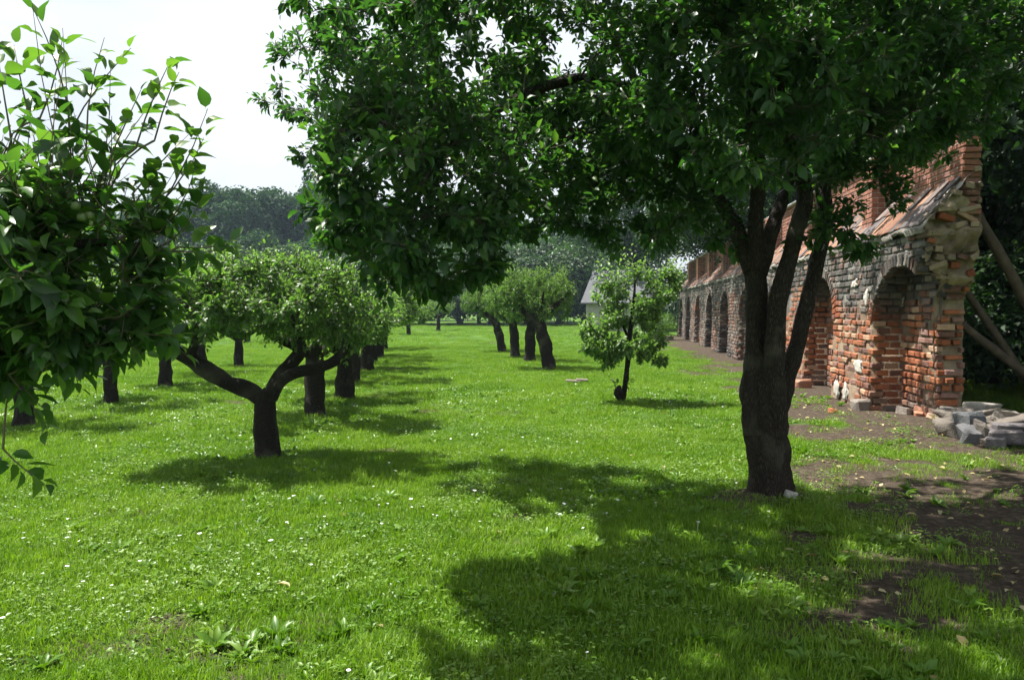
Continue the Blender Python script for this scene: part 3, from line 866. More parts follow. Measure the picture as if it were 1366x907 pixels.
# ------------------------------------------------------------------ foreground apple tree
YB = 6.64
def V3(*a): return np.array(a, float)
def L_(*pts): return [W(px, py, Y) for px, py, Y in pts]
big_limbs = [
    (L_((1033, 690, YB), (1033, 664, YB), (1029, 640, YB), (1027, 600, YB), (1024, 560, YB), (1024, 525, YB), (1026, 490, YB)), [0.245, 0.190, 0.160, 0.150, 0.148, 0.140, 0.09]),
    (L_((1012, 580, YB), (1007, 530, YB + .02), (1008, 465, YB + .03), (1009, 400, YB + .03), (1006, 345, YB + .02)), [0.10, 0.108, 0.090, 0.084, 0.086]),
    (L_((1037, 580, YB - .06), (1034, 520, YB - .08), (1034, 465, YB - .10), (1038, 400, YB - .12), (1052, 345, YB - .14), (1063, 300, YB - .14), (1072, 265, YB - .10), (1062, 225, YB - .2), (1045, 170, YB - .5), (1030, 90, YB - .9)),
     [0.09, 0.092, 0.084, 0.074, 0.064, 0.060, 0.070, 0.05, 0.042, 0.03]),
    (L_((1040, 560, YB + .08), (1052, 500, YB + .1), (1063, 460, YB + .12), (1076, 405, YB + .14), (1090, 345, YB + .16), (1097, 290, YB + .18), (1094, 235, YB + .2), (1089, 130, YB + .2), (1114, 68, YB + .1), (1146, 10, YB), (1180, -90, YB - .1)),
     [0.07, 0.070, 0.064, 0.064, 0.066, 0.068, 0.064, 0.056, 0.05, 0.044, 0.03]),
    (L_((1004, 360, YB + .02), (981, 310, YB + .1), (958, 268, YB + .2), (930, 225, YB + .3), (880, 198, YB + .35), (800, 182, YB + .3), (700, 182, YB + .3), (610, 170, YB + .8), (500, 140, YB + 1.4)),
     [0.085, 0.070, 0.062, 0.058, 0.055, 0.050, 0.042, 0.032, 0.018]),
    (L_((1006, 360, YB), (1006, 300, YB - .02), (1009, 255, YB - .1), (1005, 190, YB - .35), (985, 110, YB - .8), (950, 20, YB - 1.2)), [0.075, 0.062, 0.056, 0.05, 0.042, 0.03]),
    (L_((1012, 365, YB), (1034, 290, YB + .1), (1047, 250, YB + .25), (1060, 180, YB + .6), (1050, 80, YB + 1.1), (1040, -40, YB + 1.3)), [0.065, 0.058, 0.052, 0.045, 0.04, 0.025]),
    (L_((930, 225, YB + .3), (870, 150, YB), (790, 110, YB - .6), (700, 130, YB - 1.2), (610, 190, YB - 1.6), (560, 250, YB - 1.85)), [0.05, 0.045, 0.04, 0.034, 0.026, 0.012]),
    (L_((880, 198, YB + .35), (820, 60, YB + .6), (740, -60, YB + .9)), [0.042, 0.035, 0.02]),
    (L_((1089, 140, YB + .2), (1160, 120, YB - .1), (1250, 90, YB - .4), (1330, 60, YB - .6)), [0.045, 0.038, 0.03, 0.015]),
    ([W(985, 110, YB - .8), V3(1.25, 5.1, 3.8), V3(0.9, 4.4, 4.0), V3(0.4, 3.7, 3.95)], [0.045, 0.038, 0.03, 0.015]),
    ([V3(1.25, 5.1, 3.8), V3(0.4, 4.8, 3.95), V3(-0.6, 4.5, 3.95)], [0.032, 0.026, 0.012]),
    ([V3(1.25, 5.1, 3.8), V3(1.9, 4.3, 4.05), V3(2.2, 3.6, 4.1)], [0.032, 0.026, 0.012]),
    ([W(1089, 130, YB + .2), V3(3.2, 7.6, 4.2), V3(3.9, 8.8, 4.9), V3(4.3, 10.2, 5.2), V3(4.5, 12.0, 5.4)], [0.05, 0.042, 0.034, 0.024, 0.012]),
    ([V3(3.2, 7.6, 4.2), V3(4.4, 8.0, 4.6), V3(5.1, 8.6, 4.8)], [0.035, 0.028, 0.012]),
    (L_((1092, 200, YB + .2), (1160, 150, YB + .7), (1240, 120, YB + 1.2)), [0.035, 0.028, 0.014]),
]
def BL(px, py, Y, rx, ry, rz, w): return (W(px, py, Y), (rx, ry, rz), w)
big_blobs = [
    BL(480, 130, 8.0, 0.95, 0.95, 0.85, 30), BL(530, 40, 7.8, 0.75, 0.9, 0.8, 14), BL(585, 60, 7.4, 0.95, 1.1, 1.0, 26),
    BL(555, 260, 4.8, 0.68, 0.65, 0.60, 19), BL(598, 335, 4.9, 0.28, 0.35, 0.28, 6), BL(650, 245, 5.2, 0.50, 0.5, 0.36, 11),
    BL(490, 240, 4.9, 0.42, 0.4, 0.48, 7), BL(720, 70, 6.4, 1.2, 1.2, 0.9, 30), BL(760, 200, 6.6, 0.9, 0.8, 0.45, 18), BL(715, 255, 6.3, 0.45, 0.5, 0.32, 9),
    BL(860, 60, 6.4, 1.2, 1.4, 0.9, 30), BL(845, 265, 6.5, 0.55, 0.6, 0.42, 16), BL(905, 300, 6.9, 0.35, 0.4, 0.28, 6), BL(1235, 185, 7.2, 0.55, 0.5, 0.22, 8), BL(940, 120, 5.6, 0.9, 0.9, 0.6, 28),
    BL(1000, 110, 4.9, 0.75, 0.7, 0.7, 24), BL(1130, 95, 5.8, 0.9, 0.9, 0.55, 24), BL(1150, 40, 6.0, 1.2, 1.3, 0.9, 30),
    BL(1290, 40, 6.3, 1.15, 1.3, 0.75, 26), BL(1230, 130, 6.6, 0.7, 0.8, 0.42, 14), BL(1135, 275, 6.45, 0.33, 0.35, 0.33, 7), BL(1180, 190, 6.4, 0.55, 0.4, 0.25, 7),
    BL(1000, -180, 6.5, 2.3, 2.2, 0.9, 36), BL(760, -140, 6.8, 1.5, 1.6, 0.8, 20), BL(1340, -140, 6.5, 1.8, 1.8, 0.8, 22),
    ((0.9, 4.2, 4.1), (1.5, 0.9, 0.5), 38), ((2.6, 4.6, 4.2), (1.4, 1.1, 0.6), 30), ((-0.6, 5.2, 3.9), (1.0, 0.9, 0.5), 20), ((-0.75, 4.3, 3.95), (0.95, 0.7, 0.42), 26), ((-1.5, 4.5, 3.98), (0.6, 0.6, 0.36), 14),
    ((0.2, 3.7, 3.95), (1.2, 0.6, 0.42), 26), ((1.8, 3.4, 4.0), (1.1, 0.6, 0.45), 16), ((3.4, 5.6, 4.2), (1.2, 1.2, 0.6), 18),
    ((4.2, 10.0, 5.4), (1.2, 1.6, 0.8), 30), ((4.5, 12.0, 5.3), (1.0, 1.5, 0.7), 24), ((5.1, 8.8, 4.9), (1.0, 1.2, 0.7), 22), ((3.6, 8.0, 5.0), (1.3, 1.3, 0.8), 26), ((2.0, 7.2, 5.4), (2.0, 1.6, 0.6), 24), ((4.6, 6.8, 4.6), (1.0, 1.0, 0.6), 16),
]
tm, wm, LV = orchard_tree_mesh('foreground', big_limbs, big_blobs, 2150, 9, 0.085, 8, (M['bark_big'], M['twig']), top_up=0.35, seed=11, detail=1, shootL=(0.16, 0.36), flute=0.13, sides=34)
tree = empty('apple_tree', tuple(W(1033, 668, YB)))
tag(tree, 'large old apple tree with several dark stems and a dense spreading crown', 'tree')
link('trunk', tm, tree); link('branches', wm, tree)
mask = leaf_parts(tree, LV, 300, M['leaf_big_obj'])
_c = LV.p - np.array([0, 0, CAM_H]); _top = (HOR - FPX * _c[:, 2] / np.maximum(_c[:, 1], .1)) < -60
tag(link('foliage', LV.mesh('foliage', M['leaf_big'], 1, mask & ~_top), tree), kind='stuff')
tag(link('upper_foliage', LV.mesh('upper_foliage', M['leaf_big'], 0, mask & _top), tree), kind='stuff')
for ch in tree.children: ch.matrix_parent_inverse = Matrix.Translation(-tree.location)

# ------------------------------------------------------------------ apple tree reaching in from the left
YN = 2.6
near_limbs = [
    ([(-3.3, 2.35, -0.1), (-3.3, 2.35, 0.1), (-3.27, 2.36, 0.5), (-3.2, 2.4, 0.95)], [0.19, 0.16, 0.13, 0.11]),
    ([(-3.22, 2.4, 0.85), (-2.9, 2.45, 1.3), (-2.45, 2.5, 1.6), (-2.0, 2.55, 1.75), (-1.55, 2.6, 1.80), (-1.3, 2.62, 1.82)], [0.08, 0.06, 0.045, 0.032, 0.02, 0.01]),
    ([(-3.2, 2.4, 0.9), (-2.9, 2.2, 1.4), (-2.5, 2.1, 2.0), (-2.2, 2.2, 2.4)], [0.07, 0.05, 0.035, 0.015]),
    ([(-3.2, 2.4, 0.9), (-3.5, 2.5, 1.5), (-3.8, 2.4, 2.1)], [0.07, 0.05, 0.02]),
    ([(-2.9, 2.45, 1.3), (-2.4, 2.6, 1.42), (-1.95, 2.7, 1.46), (-1.6, 2.7, 1.44)], [0.04, 0.03, 0.02, 0.008]),
]
near_blobs = [((-1.95, 2.6, 1.86), (0.52, 0.45, 0.30), 30), ((-1.95, 2.6, 1.56), (0.42, 0.42, 0.20), 16), ((-1.45, 2.62, 1.74), (0.28, 0.3, 0.25), 14), ((-1.5, 2.7, 1.54), (0.20, 0.25, 0.11), 6),
              ((-2.7, 2.4, 2.0), (0.75, 0.7, 0.6), 20), ((-3.5, 2.4, 1.9), (0.8, 0.8, 0.6), 14), ((-1.64, 2.6, 1.40), (0.12, 0.2, 0.08), 2)]
def S_(a, b, Y=YN, n=11, k=1.0): return (W(*a, Y), W(*b, Y), n, k)
near_extra = [S_((45, 156), (20, 45)), S_((96, 140), (76, 31)), S_((96, 185), (145, 76)), S_((185, 200), (219, 90)), S_((210, 190), (240, 82)), S_((200, 300), (306, 158)), S_((225, 325), (292, 282)),
              S_((120, 200), (120, 60)), S_((20, 180), (2, 60)), S_((150, 215), (190, 130)), S_((240, 330), (320, 338)), S_((170, 400), (255, 365)), S_((150, 440), (225, 452)), S_((60, 160), (105, 75)), S_((0, 600), (36, 645), 2.6),
              S_((170, 290), (225, 215)), S_((140, 300), (170, 190)), S_((110, 420), (205, 480)), S_((10, 500), (60, 555)), S_((215, 310), (290, 235)), S_((230, 335), (328, 348)), S_((180, 260), (265, 165)), S_((200, 290), (312, 185))]
tm, wm, LV = orchard_tree_mesh('near', near_limbs, near_blobs, 180, 8, 0.080, 7, (M['bark'], M['shoot']), top_up=0.8, seed=5, detail=1, shootL=(0.14, 0.36), extra=near_extra)
tree = empty('apple_tree', (-3.3, 2.35, 0))
tag(tree, 'leafy apple tree with large bright leaves and upright shoots against the white sky', 'tree')
link('trunk', tm, tree); link('branches', wm, tree)
mask = leaf_parts(tree, LV, 300, M['leaf_near_obj'])
tag(link('foliage', LV.mesh('foliage', M['leaf_near'], 2, mask), tree), kind='stuff')
am, an_, al = new_mat('green_apple')
ao, ap = nd(an_, 'ShaderNodeOutputMaterial'), nd(an_, 'ShaderNodeBsdfPrincipled', Roughness=0.4); ap.inputs['Base Color'].default_value = (0.07, 0.11, 0.028, 1); al.new(ap.outputs[0], ao.inputs[0])
for k, (px, py) in enumerate(((104, 276), (112, 291), (122, 289), (96, 262))):
    lump('apple', W(px, py, 2.42 + 0.02 * k), np.eye(3), (0.028, 0.028, 0.026), am, k, tree, 0.05)
for ch in tree.children: ch.matrix_parent_inverse = Matrix.Translation(-tree.location)

# ------------------------------------------------------------------ pruned row trees
def V3(*a): return np.array(a, float)
def finish(root, tm, wm, LV, detail):
    link('trunk', tm, root); link('branches', wm, root)
    tag(link('crown', LV.mesh('crown', M['leaf_row'], detail), root), kind='stuff')
# first tree of the row: a stout trunk that forks low into one long limb and two short ones
Y1 = 8.54; b1 = W(354, 611, Y1)
def Q(px, py, dy=0.0): return W(px, py, Y1 + dy) - V3(b1[0], b1[1], 0)
l1 = [([Q(354, 625), Q(354, 609), Q(353, 580), Q(352, 550), Q(352, 530), Q(352, 522)], [0.15, 0.135, 0.125, 0.122, 0.12, 0.07]),
      ([Q(352, 535), Q(335, 522, -.05), Q(305, 511, -.12), Q(275, 494, -.2), Q(250, 478, -.26), Q(232, 466, -.3), Q(220, 455, -.3), Q(232, 430, -.3), Q(240, 400, -.3)], [0.09, 0.09, 0.083, 0.085, 0.078, 0.082, 0.07, 0.045, 0.02]),
      ([Q(356, 535), Q(368, 510), Q(385, 488, .05), Q(400, 468, .1), Q(398, 440, .15), Q(390, 400, .2)], [0.085, 0.08, 0.07, 0.066, 0.04, 0.02]),
      ([Q(360, 530), Q(375, 508, -.05), Q(395, 497, -.1), Q(420, 492, -.15), Q(445, 482, -.2), Q(460, 465, -.2), Q(465, 430, -.2)], [0.07, 0.066, 0.06, 0.058, 0.054, 0.045, 0.02]),
      ([Q(252, 480, -.26), Q(262, 445, -.5), Q(265, 410, -.8)], [0.05, 0.035, 0.015]),
      ([Q(220, 458, -.3), Q(195, 440, -.4), Q(160, 425, -.6)], [0.04, 0.03, 0.012]),
      ([Q(400, 468, .1), Q(350, 440, .2), Q(320, 410, .3)], [0.04, 0.03, 0.015]),
      ([Q(385, 488, .05), Q(400, 465, -.4), Q(390, 420, -.6)], [0.035, 0.03, 0.015])]
bl1 = [(Q(310, 400, -.1), (0.62, 0.75, 0.36), 22), (Q(400, 405, 0), (0.55, 0.7, 0.40), 22), (Q(245, 410, -.2), (0.42, 0.6, 0.30), 12), (Q(460, 410, -.1), (0.42, 0.6, 0.38), 12), (Q(350, 375, -.4), (0.8, 0.5, 0.22), 12), (Q(195, 415, -.4), (0.42, 0.55, 0.24), 11), (Q(255, 405, -1.0), (0.6, 0.4, 0.24), 11), (Q(150, 420, -.6), (0.32, 0.4, 0.18), 6), (Q(350, 400, -.9), (0.7, 0.35, 0.22), 9)]
tm, wm, LV = orchard_tree_mesh('row_first', l1, bl1, 460, 9, 0.062, 8, (M['bark'], M['twig']), top_up=1.5, seed=31, shootL=(0.13, 0.40))
rows_group = 'low pruned apple trees of the orchard'
t1 = empty('apple_tree', (b1[0], b1[1], 0)); finish(t1, tm, wm, LV, 1)
tag(t1, 'low apple tree whose stout trunk forks into one long bare mossy limb', 'tree', rows_group)

def row_variant(seed, hfork, spread, zc, rz, th=0.125, lean=(0, 0), nclus=240, leaf=0.066, height=0.42, nl=4):
    r = np.random.default_rng(seed)
    lx, ly = lean
    top = V3(lx, ly, hfork)
    limbs = [([V3(0, 0, -0.08), V3(0, 0, 0.02), V3(lx * .25, ly * .25, hfork * .35), V3(lx * .6, ly * .6, hfork * .7), top + V3(0, 0, .06)], [th * 1.25, th * 1.1, th * .95, th * .9, th * .75])]
    for k in range(nl):
        a = 6.283 * k / nl + r.uniform(-.4, .4)
        d = V3(math.cos(a), math.sin(a), 0)
        limbs.append(([top - V3(0, 0, .08), top + d * spread * .3 + V3(0, 0, .12), top + d * spread * .6 + V3(0, 0, .32), top + d * spread * .85 + V3(0, 0, .62 + r.uniform(-.1, .15))], [th * .6, th * .5, th * .36, th * .12]))
    blobs = [(V3(lx, ly, zc), (spread * .9, spread * .9, rz * .8), 16)]
    for k in range(8):
        a = r.uniform(0, 6.28); d = r.uniform(.4, 1.0) * spread
        blobs.append((V3(lx + math.cos(a) * d, ly + math.sin(a) * d, zc + r.uniform(-.4, .45) * rz), (spread * r.uniform(.28, .5), spread * r.uniform(.28, .5), rz * r.uniform(.4, .75)), 9))
    return orchard_tree_mesh('row', limbs, blobs, nclus, 9, leaf, 7, (M['bark'], M['twig']), top_up=1.15, seed=seed, shootL=(0.12, height * 1.15))

def root_of(meshes, detail):
    r = empty('apple_tree', (0, 0, 0)); finish(r, *meshes, detail); return r
protoA = root_of(row_variant(41, 0.95, 1.02, 1.50, 0.42), 0)
protoB = root_of(row_variant(42, 0.85, 1.08, 1.45, 0.45, th=0.135), 0)
protoC = root_of(row_variant(43, 1.25, 0.98, 1.75, 0.68, th=0.17, lean=(-0.35, 0.05), nclus=300, leaf=0.07), 0)
protoD = root_of(row_variant(44, 1.15, 0.98, 1.65, 0.62, th=0.17, lean=(0.12, 0.1), nclus=290, leaf=0.07), 0)
protos = {'A': protoA, 'B': protoB, 'C': protoC, 'D': protoD}; used = set()
ordn = ['first', 'second', 'third', 'fourth', 'fifth', 'sixth', 'seventh', 'eighth', 'ninth', 'tenth']
def put(px, py, kind, label, rz, sc=1.0, Y=None):
    Y = Y or 1700.0 / (py - HOR)
    o = protos[kind] if kind not in used else dup_tree(protos[kind])
    used.add(kind)
    p = W(px, py, Y)
    o.location = (p[0], p[1], float(ground_z(np.array([p[0]]), np.array([p[1]]))[0])); o.rotation_euler = (0, 0, R(rz)); o.scale = (sc, sc, sc)
    return tag(o, label, 'tree', rows_group)
for i, (px, py, kd, rz, sc) in enumerate(((419, 558, 'A', 20, 0.98), (459, 532, 'B', 140, 0.94), (471, 508, 'A', 250, 1.0), (489, 494, 'B', 300, 1.0), (496, 483, 'A', 80, 1.02), (505, 476, 'B', 35, 1.0), (512, 466, 'A', 160, 1.0))):
    o = put(px, py, kd, f'pruned apple tree, {ordn[i]} behind the low tree with the long bare limb', rz, sc)
    o.scale = (sc * 1.25, sc * 1.25, sc * 1.04)
for i, (px, py, kd, rz, sc) in enumerate(((733, 493, 'C', 0, 1.0), (707, 483, 'D', 30, 0.98), (687, 475, 'D', 200, 0.96), (670, 469, 'C', 15, 0.92))):
    put(px, py, kd, ('round apple tree with a leaning trunk, nearest of four to the young tree' if i == 0 else f'round apple tree, {ordn[i]} of the group of four by the small young tree'), rz, sc).scale = (sc, sc, sc * 1.1)
for i, (px, py, kd, rz, sc) in enumerate(((29, 570, 'B', 60, 0.95), (146, 540, 'A', 190, 0.97), (220, 517, 'B', 10, 1.0), (268, 500, 'A', 330, 1.0), (318, 488, 'B', 100, 0.95))):
    put(px, py, kd, f'pruned apple tree of the outer row, {ordn[i]} past the leafy tree with upright shoots', rz, sc)
for i, (px, py, kd, rz, sc) in enumerate(((585, 441, 'B', 0, 1.15), (545, 446, 'A', 70, 1.1), (430, 452, 'A', 200, 1.05), (330, 458, 'B', 20, 1.05))):
    put(px, py, kd, ('pale distant apple tree alone on the open lawn past the end of the row', 'distant apple tree just past the end of the long row', 'distant apple tree glimpsed between the trunks of the long row', 'distant apple tree between the outer row and the wood')[i], rz, sc)

# small young tree
Ys = 13.4; bs = W(830, 537, Ys)
def Qs(px, py, dy=0.0): return W(px, py, Ys + dy) - V3(bs[0], bs[1], 0)
ls = [([Qs(831, 545), Qs(831, 535), Qs(834, 515), Qs(837, 490), Qs(839, 465), Qs(840, 440)], [0.075, 0.062, 0.046, 0.043, 0.040, 0.032]),
      ([Qs(831, 534, -.03), Qs(825, 524, -.08), Qs(827, 515, -.08)], [0.07, 0.075, 0.03]),
      ([Qs(839, 462), Qs(842, 430), Qs(846, 390, .05), Qs(848, 350, .05)], [0.04, 0.034, 0.022, 0.008]),
      ([Qs(839, 470), Qs(815, 458, -.2), Qs(792, 440, -.3), Qs(780, 420, -.3)], [0.03, 0.024, 0.016, 0.006]),
      ([Qs(839, 468), Qs(862, 440, .2), Qs(885, 405, .3), Qs(893, 375, .3)], [0.03, 0.024, 0.016, 0.006]),
      ([Qs(840, 455), Qs(825, 420, .3), Qs(812, 385, .4)], [0.03, 0.02, 0.008])]
bls = [(Qs(838, 450), (0.62, 0.62, 0.42), 26), (Qs(845, 400), (0.50, 0.5, 0.42), 18), (Qs(800, 445, -.1), (0.30, 0.35, 0.40), 9), (Qs(880, 390, .1), (0.28, 0.3, 0.30), 9), (Qs(812, 390, .2), (0.28, 0.3, 0.26), 6), (Qs(800, 478, -.2), (0.2, 0.2, 0.18), 3), (Qs(873, 480, 0), (0.2, 0.2, 0.12), 2)]
def Sx(a, b): return (Qs(*a), Qs(*b), 9, 1.0)
exs = [Sx((846, 370), (846, 335)), Sx((888, 375), (897, 338)), Sx((800, 380), (800, 342)), Sx((893, 380), (905, 345)), Sx((825, 370), (828, 340)), Sx((818, 375), (812, 345)), Sx((829, 520), (820, 505)), Sx((832, 515), (845, 508)), Sx((826, 525), (816, 512)), Sx((780, 440), (771, 425)), Sx((865, 470), (884, 478))]
tm, wm, LV = orchard_tree_mesh('young', ls, bls, 150, 8, 0.088, 8, (M['bark'], M['twig']), top_up=0.8, seed=61, shootL=(0.14, 0.34), extra=exs, tint0=0.05)
ty = empty('apple_tree', (bs[0], bs[1], 0)); finish(ty, tm, wm, LV, 1)
tag(ty, 'small young apple tree with a thin trunk and a knobbly foot, standing alone', 'tree')

# ------------------------------------------------------------------ tall trees round the orchard
def broad_tree(seed, H, Rc, zb, nblob, nleaf, leaf, mat, trunk=0.28, blobk=0.30):
    r = np.random.default_rng(seed)
    zc, rz = (H + zb) / 2, (H - zb) / 2
    tb = Tubes(); tb.add([V3(0, 0, -0.3), V3(0, 0, .2), V3(.1, .05, zb), V3(.0, .1, zc), V3(0, 0, H * .86)], [trunk * 1.4, trunk * 1.15, trunk * .9, trunk * .55, .04], 10, .06, .04, step=.4)
    cs, rs = [], []
    for k in range(nblob):
        d = norm(r.normal(0, 1, 3)); q = r.uniform(.55, .92)
        if d[2] < -.5: d[2] *= .5
        c = V3(0, 0, zc) + d * V3(Rc, Rc, rz) * q
        cs.append(c); rs.append(Rc * blobk * r.uniform(.65, 1.3))
        if k % 3 == 0:
            st = V3(0, 0, max(zb * .8, min(H * .8, c[2] - Rc * .5)))
            tb.add([st, (st + c) / 2 + V3(0, 0, .3), c], [trunk * .3, trunk * .18, .02], 5, step=.6)
    cs, rs = np.array(cs), np.array(rs)
    w = rs ** 2 / (rs ** 2).sum(); i = r.choice(nblob, nleaf, p=w)
    d = r.normal(0, 1, (nleaf, 3)); d[:, 2] += .35; d = norm(d)
    rad = r.uniform(.55, 1.06, nleaf) ** .6
    p = cs[i] + d * (rs[i] * rad)[:, None] * np.array([1, 1, .8]) + r.normal(0, leaf * .4, (nleaf, 3))
    LV = Leaves()
    ax = np.cross(d, r.normal(0, 1, (nleaf, 3))) + np.array([0, 0, -.3]) + .4 * d
    L = leaf * r.uniform(.7, 1.35, nleaf)
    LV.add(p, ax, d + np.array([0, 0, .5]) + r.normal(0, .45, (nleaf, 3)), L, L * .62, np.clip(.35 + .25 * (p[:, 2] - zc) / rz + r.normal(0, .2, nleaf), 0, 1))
    LV.done()
    root = empty('broadleaf_tree', (0, 0, 0))
    link('trunk', tb.mesh('tall_trunk', M['bark']), root); tag(link('crown', LV.mesh('tall_crown', mat, 0), root), kind='stuff')
    return root
rng = np.random.default_rng(70)
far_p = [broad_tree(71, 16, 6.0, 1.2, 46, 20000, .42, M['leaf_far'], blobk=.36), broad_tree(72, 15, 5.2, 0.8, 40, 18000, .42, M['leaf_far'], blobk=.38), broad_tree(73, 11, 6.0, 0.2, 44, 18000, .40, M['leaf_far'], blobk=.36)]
fu = set()
def put_far(k, px, Y, topy, label, rz, group='tall trees of the wood beyond the orchard'):
    o = far_p[k] if k not in fu else dup_tree(far_p[k]); fu.add(k)
    H0 = (16, 15, 11)[k]; H = CAM_H + (HOR - topy) / FPX * Y; s = H / H0
    o.location = ((px - 683) / FPX * Y, Y, 0); o.scale = (s * 1.0, s * 1.0, s); o.rotation_euler = (0, 0, R(rz))
    return tag(o, label, 'tree', group)
wood = [(0, 352, 104, 233, 'tallest round tree of the hazy wood behind the pruned row'), (1, 292, 98, 246, 'dark tree left of the tallest one in the hazy wood'), (1, 425, 108, 238, 'pale hazy tree right of the tallest one in the wood'),
        (2, 236, 92, 272, 'lower bushy tree at the thin edge of the hazy wood'), (2, 160, 100, 292, 'bushy tree of the wood behind the near upright shoots'), (0, 70, 115, 285, 'wide tree of the wood behind the near leafy apple tree'),
        (1, -30, 110, 270, 'tall tree at the far end of the wood behind the leafy apple tree'), (2, 320, 84, 318, 'low bushy tree before the tall ones of the hazy wood'), (2, 410, 86, 312, 'low bushy tree between the pruned row and the pale hazy tree'),
        (1, 500, 112, 262, 'hazy tree seen under the hanging branch of the large tree'), (0, 575, 108, 290, 'dark tree behind the lone pale apple tree'), (2, 640, 88, 312, 'bushy dark tree behind the group of four round apple trees'),
        (1, 690, 104, 296, 'bluish tree rising behind the leaning trunk'), (2, 745, 92, 300, 'bushy tree beside the grey roofed house'), (2, 560, 84, 345, 'low bush-like tree at the far edge of the lawn'), (2, 610, 82, 358, 'low dark tree at the far edge of the lawn behind the four'), (2, 480, 82, 350, 'low dense tree at the lawn edge past the long row'),
        (1, 800, 105, 280, 'tall tree behind the grey roofed house'), (0, -140, 105, 280, 'broad tree of the wood far past the outer row')]
for i, (k, px, Y, ty_, lab) in enumerate(wood): put_far(k, px, Y, ty_, lab, 47 * i)
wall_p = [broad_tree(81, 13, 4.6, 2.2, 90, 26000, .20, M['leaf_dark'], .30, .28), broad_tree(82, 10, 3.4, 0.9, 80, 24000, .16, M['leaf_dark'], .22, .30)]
wu = set()
def put_wall(k, X, Y, sc, rz, label):
    o = wall_p[k] if k not in wu else dup_tree(wall_p[k]); wu.add(k)
    o.location = (X, Y, 0); o.scale = (sc,) * 3; o.rotation_euler = (0, 0, R(rz))
    tag(o, label, 'tree', 'dark trees behind the brick wall')
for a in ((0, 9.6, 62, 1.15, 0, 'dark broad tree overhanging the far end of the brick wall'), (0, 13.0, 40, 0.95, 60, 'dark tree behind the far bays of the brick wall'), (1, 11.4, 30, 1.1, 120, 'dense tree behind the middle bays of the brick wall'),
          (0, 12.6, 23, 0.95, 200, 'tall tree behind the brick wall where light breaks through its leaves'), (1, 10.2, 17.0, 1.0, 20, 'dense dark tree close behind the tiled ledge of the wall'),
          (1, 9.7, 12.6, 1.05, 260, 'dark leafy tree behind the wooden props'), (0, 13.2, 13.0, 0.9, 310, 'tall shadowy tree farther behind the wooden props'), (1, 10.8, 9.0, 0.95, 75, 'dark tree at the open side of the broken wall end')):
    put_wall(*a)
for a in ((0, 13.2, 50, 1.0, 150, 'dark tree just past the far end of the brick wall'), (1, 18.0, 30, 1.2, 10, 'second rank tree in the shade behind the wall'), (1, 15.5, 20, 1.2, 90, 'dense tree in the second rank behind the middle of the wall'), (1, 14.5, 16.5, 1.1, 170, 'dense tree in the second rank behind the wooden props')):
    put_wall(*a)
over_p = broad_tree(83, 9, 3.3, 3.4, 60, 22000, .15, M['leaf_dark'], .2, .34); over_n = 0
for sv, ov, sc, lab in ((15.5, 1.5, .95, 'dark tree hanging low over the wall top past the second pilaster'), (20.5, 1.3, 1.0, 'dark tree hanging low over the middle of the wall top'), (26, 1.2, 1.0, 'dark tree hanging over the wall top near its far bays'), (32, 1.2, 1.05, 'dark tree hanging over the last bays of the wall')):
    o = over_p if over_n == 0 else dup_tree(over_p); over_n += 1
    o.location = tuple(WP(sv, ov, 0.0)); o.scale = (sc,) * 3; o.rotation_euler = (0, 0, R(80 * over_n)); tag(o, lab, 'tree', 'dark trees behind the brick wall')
bush_p = broad_tree(84, 3.6, 2.3, -0.2, 50, 13000, .15, M['leaf_dark'], .07, .34); bush_p.name = 'bush'
bush_n = 0
def put_bush(X, Y, sc, label, group):
    global bush_n
    o = bush_p if bush_n == 0 else dup_tree(bush_p); bush_n += 1
    o.location = (X, Y, 0); o.scale = (sc * 1.1, sc * 1.1, sc); o.rotation_euler = (0, 0, R(67 * bush_n)); tag(o, label, 'bush', group)
BG = 'dark bushes behind the wall'
for a in ((9.6, 14.2, .8, 'dark bush close behind the lower wooden prop'), (11.8, 11.4, 1.0, 'dark bush behind the feet of the wooden props'), (11.6, 15.4, 1.1, 'taller dark bush behind the prop bush'), (10.6, 20.5, 1.0, 'dark bush behind the third arch of the wall'), (11.6, 26, 1.1, 'dark bush behind the middle of the wall'),
          (13.5, 9.2, 1.1, 'dark bush at the open ground beside the props'), (15.5, 13.5, 1.2, 'dark bush in the shade deep behind the props'), (12.2, 34, 1.1, 'dark bush behind the far bays of the wall'), (11.6, 47.5, 1.1, 'dark bush at the far end of the wall'), (13.5, 56, 1.2, 'dark bush between house and far wall end')):
    put_bush(*a, BG)
for i, (px, Y, sc) in enumerate(((180, 88, 1.9), (255, 86, 2.1), (330, 82, 1.9), (395, 84, 2.1), (455, 80, 1.9), (520, 82, 2.2), (565, 79, 1.8), (615, 80, 2.2), (655, 78, 2.0), (700, 80, 2.1), (745, 78, 2.2), (780, 76, 1.9), (120, 88, 1.9), (830, 78, 2.1))):
    put_bush((px - 683) / FPX * Y, Y, sc, 'dark bush in the hedge line along the far edge of the lawn', 'hedge bushes along the far lawn edge')

